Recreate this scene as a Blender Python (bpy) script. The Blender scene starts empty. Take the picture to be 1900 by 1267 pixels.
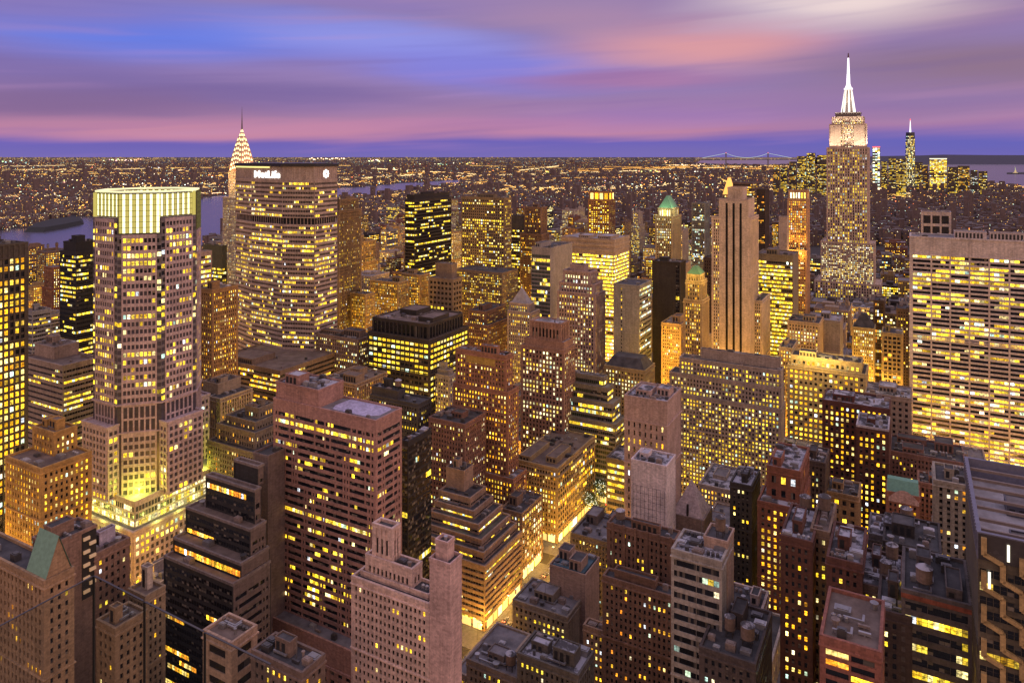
import bpy, math, random
from mathutils import Vector

# ------------------------------------------------------------------ measures
F, CX, HY, H = 1345.0, 950.0, 291.0, 255.0      # focal length and horizon in photo pixels, eye height in metres
ANG = math.radians(29.0)                        # the avenues run 29 degrees to the right of the view
SX, SY = math.cos(ANG), -math.sin(ANG)          # along the streets, westwards
AX, AY = math.sin(ANG), math.cos(ANG)           # along the avenues, southwards

def at(px, py, Y):
    return ((px - CX) / F * Y, Y, H - (py - HY) / F * Y)
def zat(py, Y):
    return H - (py - HY) / F * Y
def uv2w(u, v):                                 # street grid -> world
    return (u * AX + v * SX, u * AY + v * SY)
def w2uv(x, y):
    return (x * AX + y * AY, x * SX + y * SY)
def lin(r, g, b):
    f = lambda c: ((c / 255 + 0.055) / 1.055) ** 2.4 if c > 10 else c / 255 / 12.92
    return (f(r), f(g), f(b))

scene = bpy.context.scene
COL = scene.collection

# ------------------------------------------------------------------ camera
cam_d = bpy.data.cameras.new('camera'); cam = bpy.data.objects.new('camera', cam_d); COL.objects.link(cam)
cam.location = (0, 0, H); cam.rotation_euler = (math.radians(90), 0, 0)
cam_d.sensor_width = 36; cam_d.lens = 36 * F / 1900
cam_d.shift_y = -(633.5 - HY) / 1900
cam_d.clip_start = 0.5; cam_d.clip_end = 400000
scene.camera = cam

# ------------------------------------------------------------------ exposure
scene.view_settings.view_transform = 'Standard'; scene.view_settings.look = 'None'
scene.view_settings.exposure = 0.0; scene.view_settings.gamma = 1.0
scene.cycles.max_bounces = 4; scene.cycles.diffuse_bounces = 2; scene.cycles.glossy_bounces = 2
scene.cycles.transparent_max_bounces = 6
scene.cycles.sample_clamp_indirect = 3.0; scene.cycles.sample_clamp_direct = 12.0
scene.cycles.use_denoising = True
scene.render.filter_size = 1.0

# ------------------------------------------------------------------ node helpers
class NT:
    def __init__(s, tree):
        s.t = tree; s.n = tree.nodes; s.l = tree.links
    def new(s, typ, **kw):
        nd = s.n.new(typ)
        for k, v in kw.items(): setattr(nd, k, v)
        return nd
    def put(s, sock, v):
        if isinstance(v, bpy.types.NodeSocket): s.l.new(v, sock)
        elif v is not None: sock.default_value = v
    def m(s, op, a, b=None, c=None, clamp=False):
        nd = s.new('ShaderNodeMath', operation=op); nd.use_clamp = clamp
        s.put(nd.inputs[0], a); s.put(nd.inputs[1], b); s.put(nd.inputs[2], c)
        return nd.outputs[0]
    def mix(s, fac, a, b, mode='MIX'):
        nd = s.new('ShaderNodeMix', data_type='RGBA', blend_type=mode)
        s.put(nd.inputs[0], fac)
        s.put(nd.inputs[6], a if isinstance(a, bpy.types.NodeSocket) else (*a[:3], 1))
        s.put(nd.inputs[7], b if isinstance(b, bpy.types.NodeSocket) else (*b[:3], 1))
        return nd.outputs[2]
    def sstep(s, x, lo, hi):
        nd = s.new('ShaderNodeMapRange', interpolation_type='SMOOTHSTEP')
        s.put(nd.inputs[0], x); s.put(nd.inputs[1], lo); s.put(nd.inputs[2], hi)
        return nd.outputs[0]
    def noise(s, vec, scale, detail=2.0, rough=0.5, dim='3D'):
        nd = s.new('ShaderNodeTexNoise', noise_dimensions=dim)
        s.put(nd.inputs['Vector'], vec); s.put(nd.inputs['Scale'], scale)
        nd.inputs['Detail'].default_value = detail; nd.inputs['Roughness'].default_value = rough
        return nd.outputs[0]
    def comb(s, x, y, z):
        nd = s.new('ShaderNodeCombineXYZ')
        for i, v in enumerate((x, y, z)): s.put(nd.inputs[i], v)
        return nd.outputs[0]
    def ramp(s, fac, stops):
        nd = s.new('ShaderNodeValToRGB'); cr = nd.color_ramp
        s.put(nd.inputs[0], fac)
        while len(cr.elements) < len(stops): cr.elements.new(0.5)
        for e, (p, c) in zip(cr.elements, stops):
            e.position = p; e.color = (*c[:3], 1)
        return nd.outputs[0]

# ------------------------------------------------------------------ dusk sky (world)
def make_world():
    w = bpy.data.worlds.new('World'); scene.world = w; w.use_nodes = True
    T = NT(w.node_tree); T.n.clear()
    out = T.new('ShaderNodeOutputWorld'); bg = T.new('ShaderNodeBackground')
    tc = T.new('ShaderNodeTexCoord'); sep = T.new('ShaderNodeSeparateXYZ')
    T.l.new(tc.outputs['Generated'], sep.inputs[0])
    x, y, z = sep.outputs
    az = T.m('ARCTAN2', x, y)                                  # 0 = south, where the view looks
    el = T.m('ARCSINE', z)
    vec = T.comb(T.m('MULTIPLY', az, 2.2), T.m('MULTIPLY', el, 17.0), 0.0)
    n1 = T.noise(vec, 1.0, 2.5, 0.5)
    vec2 = T.comb(T.m('MULTIPLY', az, 3.6), T.m('ADD', T.m('MULTIPLY', el, 55.0), T.m('MULTIPLY', az, -3.0)), 3.7)
    n2 = T.noise(vec2, 1.0, 2.0, 0.5)
    w1 = T.m('SUBTRACT', n1, 0.5); w2 = T.m('SUBTRACT', n2, 0.5)
    azw = T.m('ADD', az, T.m('MULTIPLY', w1, 0.22)); elw = T.m('ADD', el, T.m('ADD', T.m('MULTIPLY', w1, 0.030), T.m('MULTIPLY', w2, 0.022)))
    base = T.ramp(T.m('MULTIPLY', elw, 4.0), [
        (0.0, lin(118, 106, 180)), (0.07, lin(108, 98, 184)), (0.13, lin(188, 130, 162)), (0.22, lin(166, 124, 166)),
        (0.36, lin(148, 122, 176)), (0.52, lin(146, 126, 188)), (0.72, lin(142, 124, 178)), (0.88, lin(156, 130, 172))])
    col = base
    def feat(px, py, rx, ry, c, k=1.0, slant=0.0):
        nonlocal col
        a0 = math.atan((px - CX) / F); e0 = math.atan((HY - py) / F * math.cos(a0))
        da = T.m('SUBTRACT', azw, a0)
        de = T.m('SUBTRACT', T.m('SUBTRACT', elw, e0), T.m('MULTIPLY', da, slant))
        d = T.m('SQRT', T.m('ADD', T.m('POWER', T.m('DIVIDE', da, rx / F), 2.0), T.m('POWER', T.m('DIVIDE', de, ry / F), 2.0)))
        msk = T.m('MULTIPLY', T.sstep(d, 1.25, 0.1), k)
        col = T.mix(msk, col, lin(*c))
    feat(120, 190, 420, 42, (116, 92, 142), 0.7, 0.02)
    feat(480, 175, 380, 30, (116, 98, 160), 0.65, -0.02)
    feat(60, 120, 260, 50, (112, 98, 168), 0.6)
    feat(330, 62, 420, 58, (98, 124, 230), 0.95, 0.02)
    feat(740, 84, 340, 50, (146, 152, 236), 0.85, -0.08)
    feat(880, 130, 330, 46, (126, 126, 224), 0.75, -0.05)
    feat(60, 10, 300, 34, (138, 116, 180), 0.6)
    feat(700, 8, 330, 26, (140, 120, 186), 0.7)
    feat(1130, 40, 300, 40, (178, 138, 168), 0.7, -0.06)
    feat(1300, 92, 300, 52, (226, 158, 160), 0.92)
    feat(1150, 150, 260, 18, (170, 116, 162), 0.75, -0.02)
    feat(1250, 215, 360, 26, (158, 120, 184), 0.65)
    feat(1800, 120, 380, 66, (142, 112, 132), 0.85)
    feat(1760, 20, 260, 40, (160, 118, 146), 0.6)
    feat(1575, -8, 290, 66, (244, 222, 218), 0.97)
    feat(1720, 190, 300, 26, (142, 116, 168), 0.7)
    feat(1790, 262, 430, 38, (98, 98, 184), 0.75)
    feat(420, 240, 520, 24, (204, 138, 166), 0.75)
    feat(950, 236, 420, 24, (190, 130, 176), 0.6)
    # gentle streaking of the long exposure
    col = T.mix(T.m('MULTIPLY', T.sstep(n2, 0.5, 0.75), 0.18), col, lin(204, 150, 190))
    col = T.mix(T.m('MULTIPLY', T.sstep(n2, 0.48, 0.25), 0.16), col, lin(96, 84, 160))
    col = T.mix(0.05, col, lin(150, 138, 176))
    low = col
    # the sky overhead, and the after-glow in the west (to the right and behind the view)
    zen = T.mix(T.sstep(el, 0.2, 0.75), low, (0.56, 0.49, 0.68))
    wd = T.m('ADD', T.m('MULTIPLY', x, 0.92), T.m('MULTIPLY', y, -0.38))
    glow = T.m('MULTIPLY', T.sstep(wd, 0.35, 1.0), T.sstep(el, 1.0, 0.05))
    full = T.mix(glow, zen, (1.5, 0.86, 0.66))
    sky = T.new('ShaderNodeTexSky', sky_type='NISHITA'); sky.sun_disc = False
    sky.sun_elevation = math.radians(1.0); sky.sun_rotation = math.radians(112)
    back = T.m('MULTIPLY', T.sstep(y, 0.05, -0.6), T.sstep(el, 0.95, 0.15))
    full = T.mix(back, full, (1.05, 0.60, 0.36))
    tot = T.mix(1.0, full, T.mix(1.0, sky.outputs[0], (0.006, 0.006, 0.006), 'MULTIPLY'), 'ADD')
    T.l.new(tot, bg.inputs[0]); bg.inputs[1].default_value = 1.0
    T.l.new(bg.outputs[0], out.inputs[0])
make_world()

# ------------------------------------------------------------------ last western light of dusk
sun_d = bpy.data.lights.new('sun', 'SUN'); sun = bpy.data.objects.new('sun', sun_d); COL.objects.link(sun)
sun_d.energy = 0.28; sun_d.angle = math.radians(28); sun_d.color = (1.0, 0.66, 0.62)
_dir = Vector((math.sin(math.radians(112)), math.cos(math.radians(112)), math.tan(math.radians(24))))
sun.rotation_euler = _dir.to_track_quat('Z', 'Y').to_euler()

# ------------------------------------------------------------------ materials
MATS = {}
def new_mat(name):
    m = bpy.data.materials.new(name); m.use_nodes = True
    T = NT(m.node_tree); bs = T.n['Principled BSDF']
    return m, T, bs

def wall_mat(c, rough=0.82):
    key = ('wall', tuple(round(v, 3) for v in c), rough)
    if key in MATS: return MATS[key]
    m, T, bs = new_mat('masonry')
    geo = T.new('ShaderNodeNewGeometry'); oi = T.new('ShaderNodeObjectInfo')
    sep = T.new('ShaderNodeSeparateXYZ'); T.l.new(geo.outputs['Position'], sep.inputs[0])
    n1 = T.noise(geo.outputs['Position'], 0.09, 4.0, 0.6)
    streak = T.comb(T.m('MULTIPLY', sep.outputs[0], 0.9), T.m('MULTIPLY', sep.outputs[1], 0.9), T.m('MULTIPLY', sep.outputs[2], 0.045))
    n2 = T.noise(streak, 1.0, 3.0, 0.6)
    n3 = T.noise(geo.outputs['Position'], 1.7, 2.0, 0.6)
    v = T.m('ADD', T.m('ADD', T.m('MULTIPLY', n1, 0.55), T.m('MULTIPLY', n2, 0.5)), T.m('MULTIPLY', n3, 0.45))
    tc = T.new('ShaderNodeTexCoord'); so = T.new('ShaderNodeSeparateXYZ'); T.l.new(tc.outputs['Object'], so.inputs[0])
    row = T.m('FLOOR', T.m('MULTIPLY', so.outputs[2], 1.5)); sh = T.m('MULTIPLY', T.m('MODULO', row, 2.0), .5)
    cell = T.comb(T.m('FLOOR', T.m('ADD', T.m('MULTIPLY', so.outputs[0], .8), sh)), T.m('FLOOR', T.m('ADD', T.m('MULTIPLY', so.outputs[1], .8), sh)), row)
    wn = T.new('ShaderNodeTexWhiteNoise', noise_dimensions='3D'); T.l.new(cell, wn.inputs['Vector'])
    v = T.m('ADD', T.m('MULTIPLY', T.m('SUBTRACT', v, 0.75), 1.7), 1.0)
    v = T.m('MULTIPLY', v, T.m('ADD', .82, T.m('MULTIPLY', wn.outputs['Value'], .36)))
    v = T.m('MAXIMUM', v, 0.3)
    col = T.mix(1.0, c, T.comb(v, v, v), 'MULTIPLY')
    T.l.new(col, bs.inputs['Base Color']); bs.inputs['Roughness'].default_value = rough
    MATS[key] = m; return m

def glass_mat(c=(0.012, 0.014, 0.02), rough=0.12):
    key = ('glass', c, rough)
    if key in MATS: return MATS[key]
    m, T, bs = new_mat('dark_glazing')
    geo = T.new('ShaderNodeNewGeometry')
    n = T.noise(geo.outputs['Position'], 0.35, 2.0, 0.6)
    T.l.new(T.mix(n, tuple(v * 0.5 for v in c), tuple(v * 1.6 for v in c)), bs.inputs['Base Color'])
    T.l.new(T.m('ADD', rough, T.m('MULTIPLY', n, 0.12)), bs.inputs['Roughness'])
    bs.inputs['IOR'].default_value = 1.5
    MATS[key] = m; return m

def window_mat():
    if 'win' in MATS: return MATS['win']
    m, T, bs = new_mat('window_pane')
    at_ = T.new('ShaderNodeAttribute', attribute_name='lit'); oi = T.new('ShaderNodeObjectInfo')
    geo = T.new('ShaderNodeNewGeometry')
    lit = T.mix(1.0, at_.outputs['Color'], oi.outputs['Color'], 'ADD')
    n = T.noise(geo.outputs['Position'], 0.9, 2.0, 0.6)
    n2 = T.noise(geo.outputs['Position'], 2.6, 1.0, 0.5)
    k = T.m('MULTIPLY', T.sstep(n, 0.25, 0.72), T.m('ADD', 0.35, T.m('MULTIPLY', n2, 1.1)))
    k = T.m('ADD', T.m('MULTIPLY', k, 1.5), 0.18)
    rnd = T.m('FRACT', T.m('ADD', geo.outputs['Random Per Island'], oi.outputs['Random']))
    T.l.new(T.mix(T.sstep(rnd, 0.74, 1.0), (0.010, 0.012, 0.017), (0.20, 0.17, 0.14)), bs.inputs['Base Color'])
    T.l.new(T.m('ADD', 0.12, T.m('MULTIPLY', T.sstep(rnd, 0.72, 0.8), 0.5)), bs.inputs['Roughness'])
    T.l.new(lit, bs.inputs['Emission Color']); T.l.new(T.m('MULTIPLY', k, 3.4), bs.inputs['Emission Strength'])
    m.cycles.emission_sampling = 'NONE'
    MATS['win'] = m; return m

def emit_mat(c, s, sample=False):
    key = ('emit', c, s)
    if key in MATS: return MATS[key]
    m, T, bs = new_mat('lit_surface')
    bs.inputs['Base Color'].default_value = (0.3, 0.3, 0.3, 1)
    bs.inputs['Emission Color'].default_value = (*c, 1); bs.inputs['Emission Strength'].default_value = s
    if not sample: m.cycles.emission_sampling = 'NONE'
    MATS[key] = m; return m

def roof_mat(kind):
    key = ('roof', kind)
    if key in MATS: return MATS[key]
    m, T, bs = new_mat('roofing_' + kind)
    geo = T.new('ShaderNodeNewGeometry'); p = geo.outputs['Position']
    n1 = T.noise(p, 0.16, 4.0, 0.62); n2 = T.noise(p, 1.3, 3.0, 0.6)
    a, b, lo, hi = {'dark': ((0.035, 0.033, 0.036), (0.10, 0.095, 0.10), 0.35, 0.75),
                    'snow': ((0.06, 0.055, 0.06), (0.42, 0.41, 0.46), 0.44, 0.56),
                    'grey': ((0.11, 0.10, 0.105), (0.24, 0.22, 0.23), 0.3, 0.7),
                    'brown': ((0.10, 0.07, 0.055), (0.22, 0.16, 0.13), 0.3, 0.7),
                    'pale': ((0.26, 0.24, 0.25), (0.46, 0.44, 0.47), 0.3, 0.7)}[kind]
    v = T.m('ADD', T.m('MULTIPLY', n1, 0.8), T.m('MULTIPLY', n2, 0.2))
    T.l.new(T.mix(T.sstep(v, lo, hi), a, b), bs.inputs['Base Color']); bs.inputs['Roughness'].default_value = 0.8
    MATS[key] = m; return m

def metal_mat(c, rough=0.45, metallic=0.6):
    key = ('metal', c, rough, metallic)
    if key in MATS: return MATS[key]
    m, T, bs = new_mat('weathered_metal')
    geo = T.new('ShaderNodeNewGeometry')
    n = T.noise(geo.outputs['Position'], 0.8, 3.0, 0.6)
    T.l.new(T.mix(n, tuple(v * 0.6 for v in c), tuple(v * 1.3 for v in c)), bs.inputs['Base Color'])
    bs.inputs['Roughness'].default_value = rough; bs.inputs['Metallic'].default_value = metallic
    MATS[key] = m; return m

# ------------------------------------------------------------------ mesh building
class MB:
    def __init__(s): s.v = []; s.f = []; s.mi = []; s.c = []
    def face(s, pts, mi=0, c=None):
        b = len(s.v); s.v.extend(pts); s.f.append(tuple(range(b, b + len(pts)))); s.mi.append(mi); s.c.append(c)
    def prism(s, poly, z0, z1, mi=0, top=None, bottom=False, sides=True):
        n = len(poly); b = len(s.v)
        s.v.extend((x, y, z0) for x, y in poly); s.v.extend((x, y, z1) for x, y in poly)
        if sides:
            for i in range(n):
                j = (i + 1) % n
                s.f.append((b + i, b + j, b + n + j, b + n + i)); s.mi.append(mi[i] if isinstance(mi, (list, tuple)) else mi); s.c.append(None)
        m0 = mi[0] if isinstance(mi, (list, tuple)) else mi
        s.f.append(tuple(range(b + n, b + 2 * n))); s.mi.append(m0 if top is None else top); s.c.append(None)
        if bottom: s.f.append(tuple(reversed(range(b, b + n)))); s.mi.append(m0); s.c.append(None)
    def box(s, x0, x1, y0, y1, z0, z1, mi=0):
        s.prism([(x0, y0), (x1, y0), (x1, y1), (x0, y1)], z0, z1, mi, None, True)
    def taper(s, poly0, poly1, z0, z1, mi=0, cap=True):
        n = len(poly0); b = len(s.v)
        s.v.extend((x, y, z0) for x, y in poly0); s.v.extend((x, y, z1) for x, y in poly1)
        for i in range(n):
            j = (i + 1) % n
            s.f.append((b + i, b + j, b + n + j, b + n + i)); s.mi.append(mi); s.c.append(None)
        if cap: s.f.append(tuple(range(b + n, b + 2 * n))); s.mi.append(mi); s.c.append(None)
    def cyl(s, cx, cy, r0, r1, z0, z1, n=14, mi=0):
        p = [(math.cos(k * 2 * math.pi / n), math.sin(k * 2 * math.pi / n)) for k in range(n)]
        s.taper([(cx + r0 * a, cy + r0 * b) for a, b in p], [(cx + r1 * a, cy + r1 * b) for a, b in p], z0, z1, mi)
    def build(s, name, mats, parent=None, loc=None):
        if not s.f: return None
        me = bpy.data.meshes.new(name)
        me.from_pydata(s.v, [], s.f); me.update()
        for m in mats: me.materials.append(m)
        if len(mats) > 1: me.polygons.foreach_set('material_index', s.mi)
        if any(c is not None for c in s.c):
            a = me.attributes.new('lit', 'FLOAT_COLOR', 'FACE')
            buf = []
            for c in s.c:
                if c is None: buf += [0, 0, 0, 1]
                else: buf += [c[0], c[1], c[2], 1]
            a.data.foreach_set('color', buf)
        o = bpy.data.objects.new(name, me); COL.objects.link(o)
        o.color = (0, 0, 0, 1)
        if parent: o.parent = parent
        if loc: o.location = loc
        return o

def tag(o, label, cat, group=None):
    o['label'] = label; o['category'] = cat
    if group: o['group'] = group
    return o
def struct(o): o['kind'] = 'structure'; return o
def thing(name, label, cat, loc, rot=0.0, group=None):
    o = bpy.data.objects.new(name, None); COL.objects.link(o); o.empty_display_size = 0.5
    o.location = loc; o.rotation_euler = (0, 0, rot)
    return tag(o, label, cat, group)

def offset(poly, d):                            # grow (d > 0) a convex CCW polygon
    n = len(poly); out = []
    for i in range(n):
        p0, p1, p2 = poly[i - 1], poly[i], poly[(i + 1) % n]
        def nrm(a, b):
            dx, dy = b[0] - a[0], b[1] - a[1]; l = math.hypot(dx, dy); return (dy / l, -dx / l)
        n1, n2 = nrm(p0, p1), nrm(p1, p2)
        k = 1 + n1[0] * n2[0] + n1[1] * n2[1]
        out.append((p1[0] + d * (n1[0] + n2[0]) / k, p1[1] + d * (n1[1] + n2[1]) / k))
    return out

def ring(mb, poly, do, di, z0, z1, mi=0):       # a closed band round a polygon
    o, i = offset(poly, do), offset(poly, di); n = len(poly)
    for k in range(n):
        j = (k + 1) % n
        mb.face([(*o[k], z0), (*o[j], z0), (*o[j], z1), (*o[k], z1)], mi)
        mb.face([(*o[k], z1), (*o[j], z1), (*i[j], z1), (*i[k], z1)], mi)
        mb.face([(*i[j], z0), (*i[k], z0), (*i[k], z1), (*i[j], z1)], mi)
        mb.face([(*o[j], z0), (*o[k], z0), (*i[k], z0), (*i[j], z0)], mi)

# ------------------------------------------------------------------ lit window colours
PAL = {'y': [(1.0, .62, .025), (1.0, .66, .035), (1.0, .56, .02), (1.0, .70, .06), (1.0, .80, .30)],
       'g': [(1.0, .48, .015), (1.0, .55, .025), (1.0, .40, .012), (1.0, .62, .05), (1.0, .74, .22)],
       'w': [(1.0, .70, .12), (1.0, .78, .32), (1.0, .62, .04), (1.0, .84, .5), (.9, .85, .4)],
       'c': [(.70, .92, .62), (1.0, .84, .5), (.6, .9, .75), (1.0, .66, .06), (.85, .92, 1.0)],
       'r': [(1.0, .36, .02), (1.0, .46, .03), (1.0, .56, .03), (1.0, .30, .02), (1.0, .7, .2)]}
def litcol(pal, rng, gain=1.0):
    c = rng.choice(PAL[pal if rng.random() < .9 else 'c']); k = gain * min(1.25, max(0.07, rng.lognormvariate(-.62, .52)))
    return (c[0] * k, c[1] * k, c[2] * k)

def ST(**k):
    d = dict(fh=3.7, bw=3.2, ww=.46, wh=.52, pp=.44, sp=.36, p=.3, coh=.35, pal='y', gain=1.0, edge=.8, rowv=.7, top=1.6, pn=1, slot=False, cols=None, dark=.0, bot=0.0)
    d.update(k); return d
STY = {
    'punch': ST(),
    'brick': ST(fh=3.5, bw=2.7, ww=.44, wh=.54, pp=.40, sp=.32, p=.32, coh=.2),
    'brickdark': ST(fh=3.5, bw=2.7, ww=.44, wh=.54, pp=.40, sp=.32, p=.16, coh=.2, rowv=.9),
    'deco': ST(fh=3.5, bw=2.7, ww=.5, wh=.56, pp=.72, sp=.24, p=.3, coh=.2),
    'ribbon': ST(fh=3.8, bw=1.7, ww=.94, wh=.46, pp=.12, sp=.38, p=.4, coh=.75, rowv=.9, edge=.5),
    'ribbonlit': ST(fh=3.8, bw=1.7, ww=.94, wh=.5, pp=.12, sp=.38, p=.85, coh=.6, rowv=.3, edge=.5),
    'grid': ST(fh=3.8, bw=3.0, ww=.72, wh=.62, pp=.5, sp=.36, p=.4, coh=.6, rowv=.8),
    'glass': ST(fh=3.9, bw=1.6, ww=.93, wh=.72, pp=.10, sp=.06, p=.22, coh=.7, rowv=1.0, edge=.3),
    'slot': ST(fh=3.45, bw=1.55, ww=.96, wh=.46, pp=.34, sp=.38, p=.24, coh=.55, rowv=1.1, slot=True, edge=.9, top=4.2),
    'vert': ST(fh=3.8, bw=2.4, ww=.55, wh=.7, pp=.6, sp=.2, p=.4, coh=.5),
    'blank': None,
}
def S(base, **k):
    d = dict(STY[base]); d.update(k); return d

def facade(mb, wins, A, B, z0, z1, st, rng):
    dx, dy = B[0] - A[0], B[1] - A[1]; W = math.hypot(dx, dy)
    if W < 1.2: return
    ux, uy = dx / W, dy / W; nx, ny = uy, -ux; ang = math.atan2(uy, ux); mi = st.get('mi', 0)
    def slab(a, b, za, zb, pr):
        p = lambda t, q: (A[0] + ux * t + nx * q, A[1] + uy * t + ny * q)
        q0, q1, q2, q3 = p(a, 0), p(b, 0), p(b, pr), p(a, pr)
        mb.face([(*q3, za), (*q2, za), (*q2, zb), (*q3, zb)], mi)
        mb.face([(*q3, zb), (*q2, zb), (*q1, zb), (*q0, zb)], mi)
        mb.face([(*q0, za), (*q1, za), (*q2, za), (*q3, za)], mi)
        mb.face([(*q0, za), (*q3, za), (*q3, zb), (*q0, zb)], mi)
        mb.face([(*q2, za), (*q1, za), (*q1, zb), (*q2, zb)], mi)
    if not st.get('raw') and st['ww'] < .6 and 1.9 < st['bw'] < 3.7 and 3.0 < st['fh'] < 4.4:
        st = dict(st); st['bw'] *= .76; st['fh'] *= .86
    edge = min(st['edge'], W * .12)
    nb = max(1, round((W - 2 * edge) / st['bw'])); bw = (W - 2 * edge) / nb
    h = z1 - z0 - st['top'] - st['bot']
    nf = max(1, round(h / st['fh'])); fh = h / nf
    zb0 = z0 + st['bot']
    wh = st['wh'] * fh; sill = (fh - wh) * .5
    pn = st['pn']
    if st.get('panel'):                          # cladding panels with dark joints
        slab(0, edge - .1, z0, z1, st['sp']); slab(W - edge + .1, W, z0, z1, st['sp']); slab(edge, W - edge, z0, zb0 - .1, st['sp']); slab(edge, W - edge, zb0 + nf * fh + .1, z1, st['sp'])
        for k in range(nf):
            for b in range(nb):
                on = st['cols'] is not None and (b in st['cols'] or (b - nb) in st['cols'])
                zt = zb0 + (k + 1) * fh - .11
                if on and k < nf * .72: zt = zb0 + k * fh + sill
                slab(edge + b * bw + .1, edge + (b + 1) * bw - .1, zb0 + k * fh + .11, zt, st['sp'])
    # spandrels
    prev = z0
    for k in range(0 if st.get('panel') else nf + 1):
        ze = zb0 + k * fh + sill if k < nf else z1
        slab(0, W, prev, ze, st['sp'])
        prev = zb0 + k * fh + sill + wh
    # piers
    pw = (1 - st['ww']) * bw
    if st.get('panel'): pass
    elif st['slot']:
        for k in range(nf):
            zs = zb0 + k * fh + sill
            for b in range(nb + 1):
                r2 = random.Random(b * 131 + (k // 6) * 7 + int(W * 10)).random()
                if b in (0, nb) or r2 < .24:
                    c0 = edge + b * bw
                    a0, a1 = (c0 - edge, c0 + .1) if b == 0 else (c0 - .1, c0 + edge) if b == nb else (c0 - .42, c0 + .42)
                    slab(a0, a1, zs - .02, zs + wh + .02, st['pp'])
    else:
        for b in range(nb + 1):
            c0 = edge + b * bw
            if b == 0: slab(0, edge + pw / 2, z0, z1, st['pp'])
            elif b == nb: slab(c0 - pw / 2, W, z0, z1, st['pp'])
            elif b % pn == 0: slab(c0 - (st.get('pw') or max(pw / 2, .06)), c0 + (st.get('pw') or max(pw / 2, .06)), z0, z1, st['pp'])
        if st['cols'] is not None:
            for b in range(nb):
                if b not in st['cols'] and (b - nb) not in st['cols']: slab(edge + b * bw + pw / 2, edge + (b + 1) * bw - pw / 2, z0, z1, min(st['pp'], st['sp']) - .03)
    # windows
    for k in range(nf):
        pf = st['p'] * math.exp(rng.gauss(0, st['rowv']) - st['rowv'] ** 2 / 2)
        pf = min(.97, pf); state = rng.random() < pf
        g = st['gain'] * rng.uniform(.7, 1.15)
        for b in range(nb):
            if rng.random() > st['coh']: state = rng.random() < pf
            if st['cols'] is not None and b not in st['cols'] and (b - nb) not in st['cols']: continue
            t = edge + (b + .5) * bw
            col = litcol(st['pal'], rng, g) if state else None
            if col is None and rng.random() < st['dark']: continue
            wins.append((A[0] + ux * t + nx * .035, A[1] + uy * t + ny * .035, zb0 + k * fh + sill + wh / 2, st['ww'] * bw, wh, ang, col))

_WM = {}
def window_mesh(w, h):
    key = (round(w, 2), round(h, 2))
    if key in _WM: return _WM[key]
    mb = MB(); a, b = key[0] / 2, key[1] / 2
    if a > b * 1.1 or a > .9:                    # side by side lights
        for s0, s1 in ((-a, -.05), (.05, a)): mb.face([(s0, 0, -b), (s1, 0, -b), (s1, 0, b), (s0, 0, b)])
    else:                                        # upper and lower sash
        for s0, s1 in ((-b, -.06), (.06, b)): mb.face([(-a, 0, s0), (a, 0, s0), (a, 0, s1), (-a, 0, s1)])
    me = bpy.data.meshes.new('window'); me.from_pydata(mb.v, [], mb.f); me.materials.append(window_mat())
    _WM[key] = me; return me

def put_windows(t, wins, indiv, keep_dark=True, matrix=None):
    """the nearest INDIV windows as parts of their own, the rest as one part of kind stuff"""
    if not wins: return
    if indiv:
        R = t.rotation_euler[2]; c, s = math.cos(R), math.sin(R); L = t.location
        def dist(w):
            x, y = L[0] + c * w[0] - s * w[1], L[1] + s * w[0] + c * w[1]
            return x * x + y * y + (w[2] - H) ** 2
        wins = sorted(wins, key=dist)
        for w in wins[:indiv]:
            o = bpy.data.objects.new('window', window_mesh(w[3], w[4])); COL.objects.link(o); o.parent = t
            o.location = w[:3]; o.rotation_euler = (0, 0, w[5]); c3 = w[6] or (0, 0, 0); o.color = (*c3, 1)
        wins = wins[indiv:]
    mb = MB()
    for w in wins:
        if w[6] is None and t.location[1] > 420: continue
        add_pane(mb, w, 0)
    o = mb.build('window', [window_mat()], t)
    if o: o['kind'] = 'stuff'

def add_pane(mb, w, mi, split=True):
    ux, uy = math.cos(w[5]), math.sin(w[5]); a, b = w[3] / 2, w[4] / 2
    if not split or a < .35: spans = ((-a, a, -b, b),)
    elif a > b * 1.1 or a > .9: spans = ((-a, -.05, -b, b), (.05, a, -b, b))
    else: spans = ((-a, a, -b, -.06), (-a, a, .06, b))
    for s0, s1, h0, h1 in spans:
        mb.face([(w[0] + ux * s0, w[1] + uy * s0, w[2] + h0), (w[0] + ux * s1, w[1] + uy * s1, w[2] + h0),
                 (w[0] + ux * s1, w[1] + uy * s1, w[2] + h1), (w[0] + ux * s0, w[1] + uy * s0, w[2] + h1)], mi, w[6] or (0, 0, 0))
import numpy as np
# ------------------------------------------------------------------ what already covers the view (used when the back streets are filled)
ZC, ZR, ZS = 380, 256, 5.0
ZB = np.full((ZR, ZC), 1e9)                     # named buildings, their upper storeys only
ZA = np.full((ZR, ZC), 1e9)                     # everything
FOOT = []                                       # footprints in street coordinates

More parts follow.
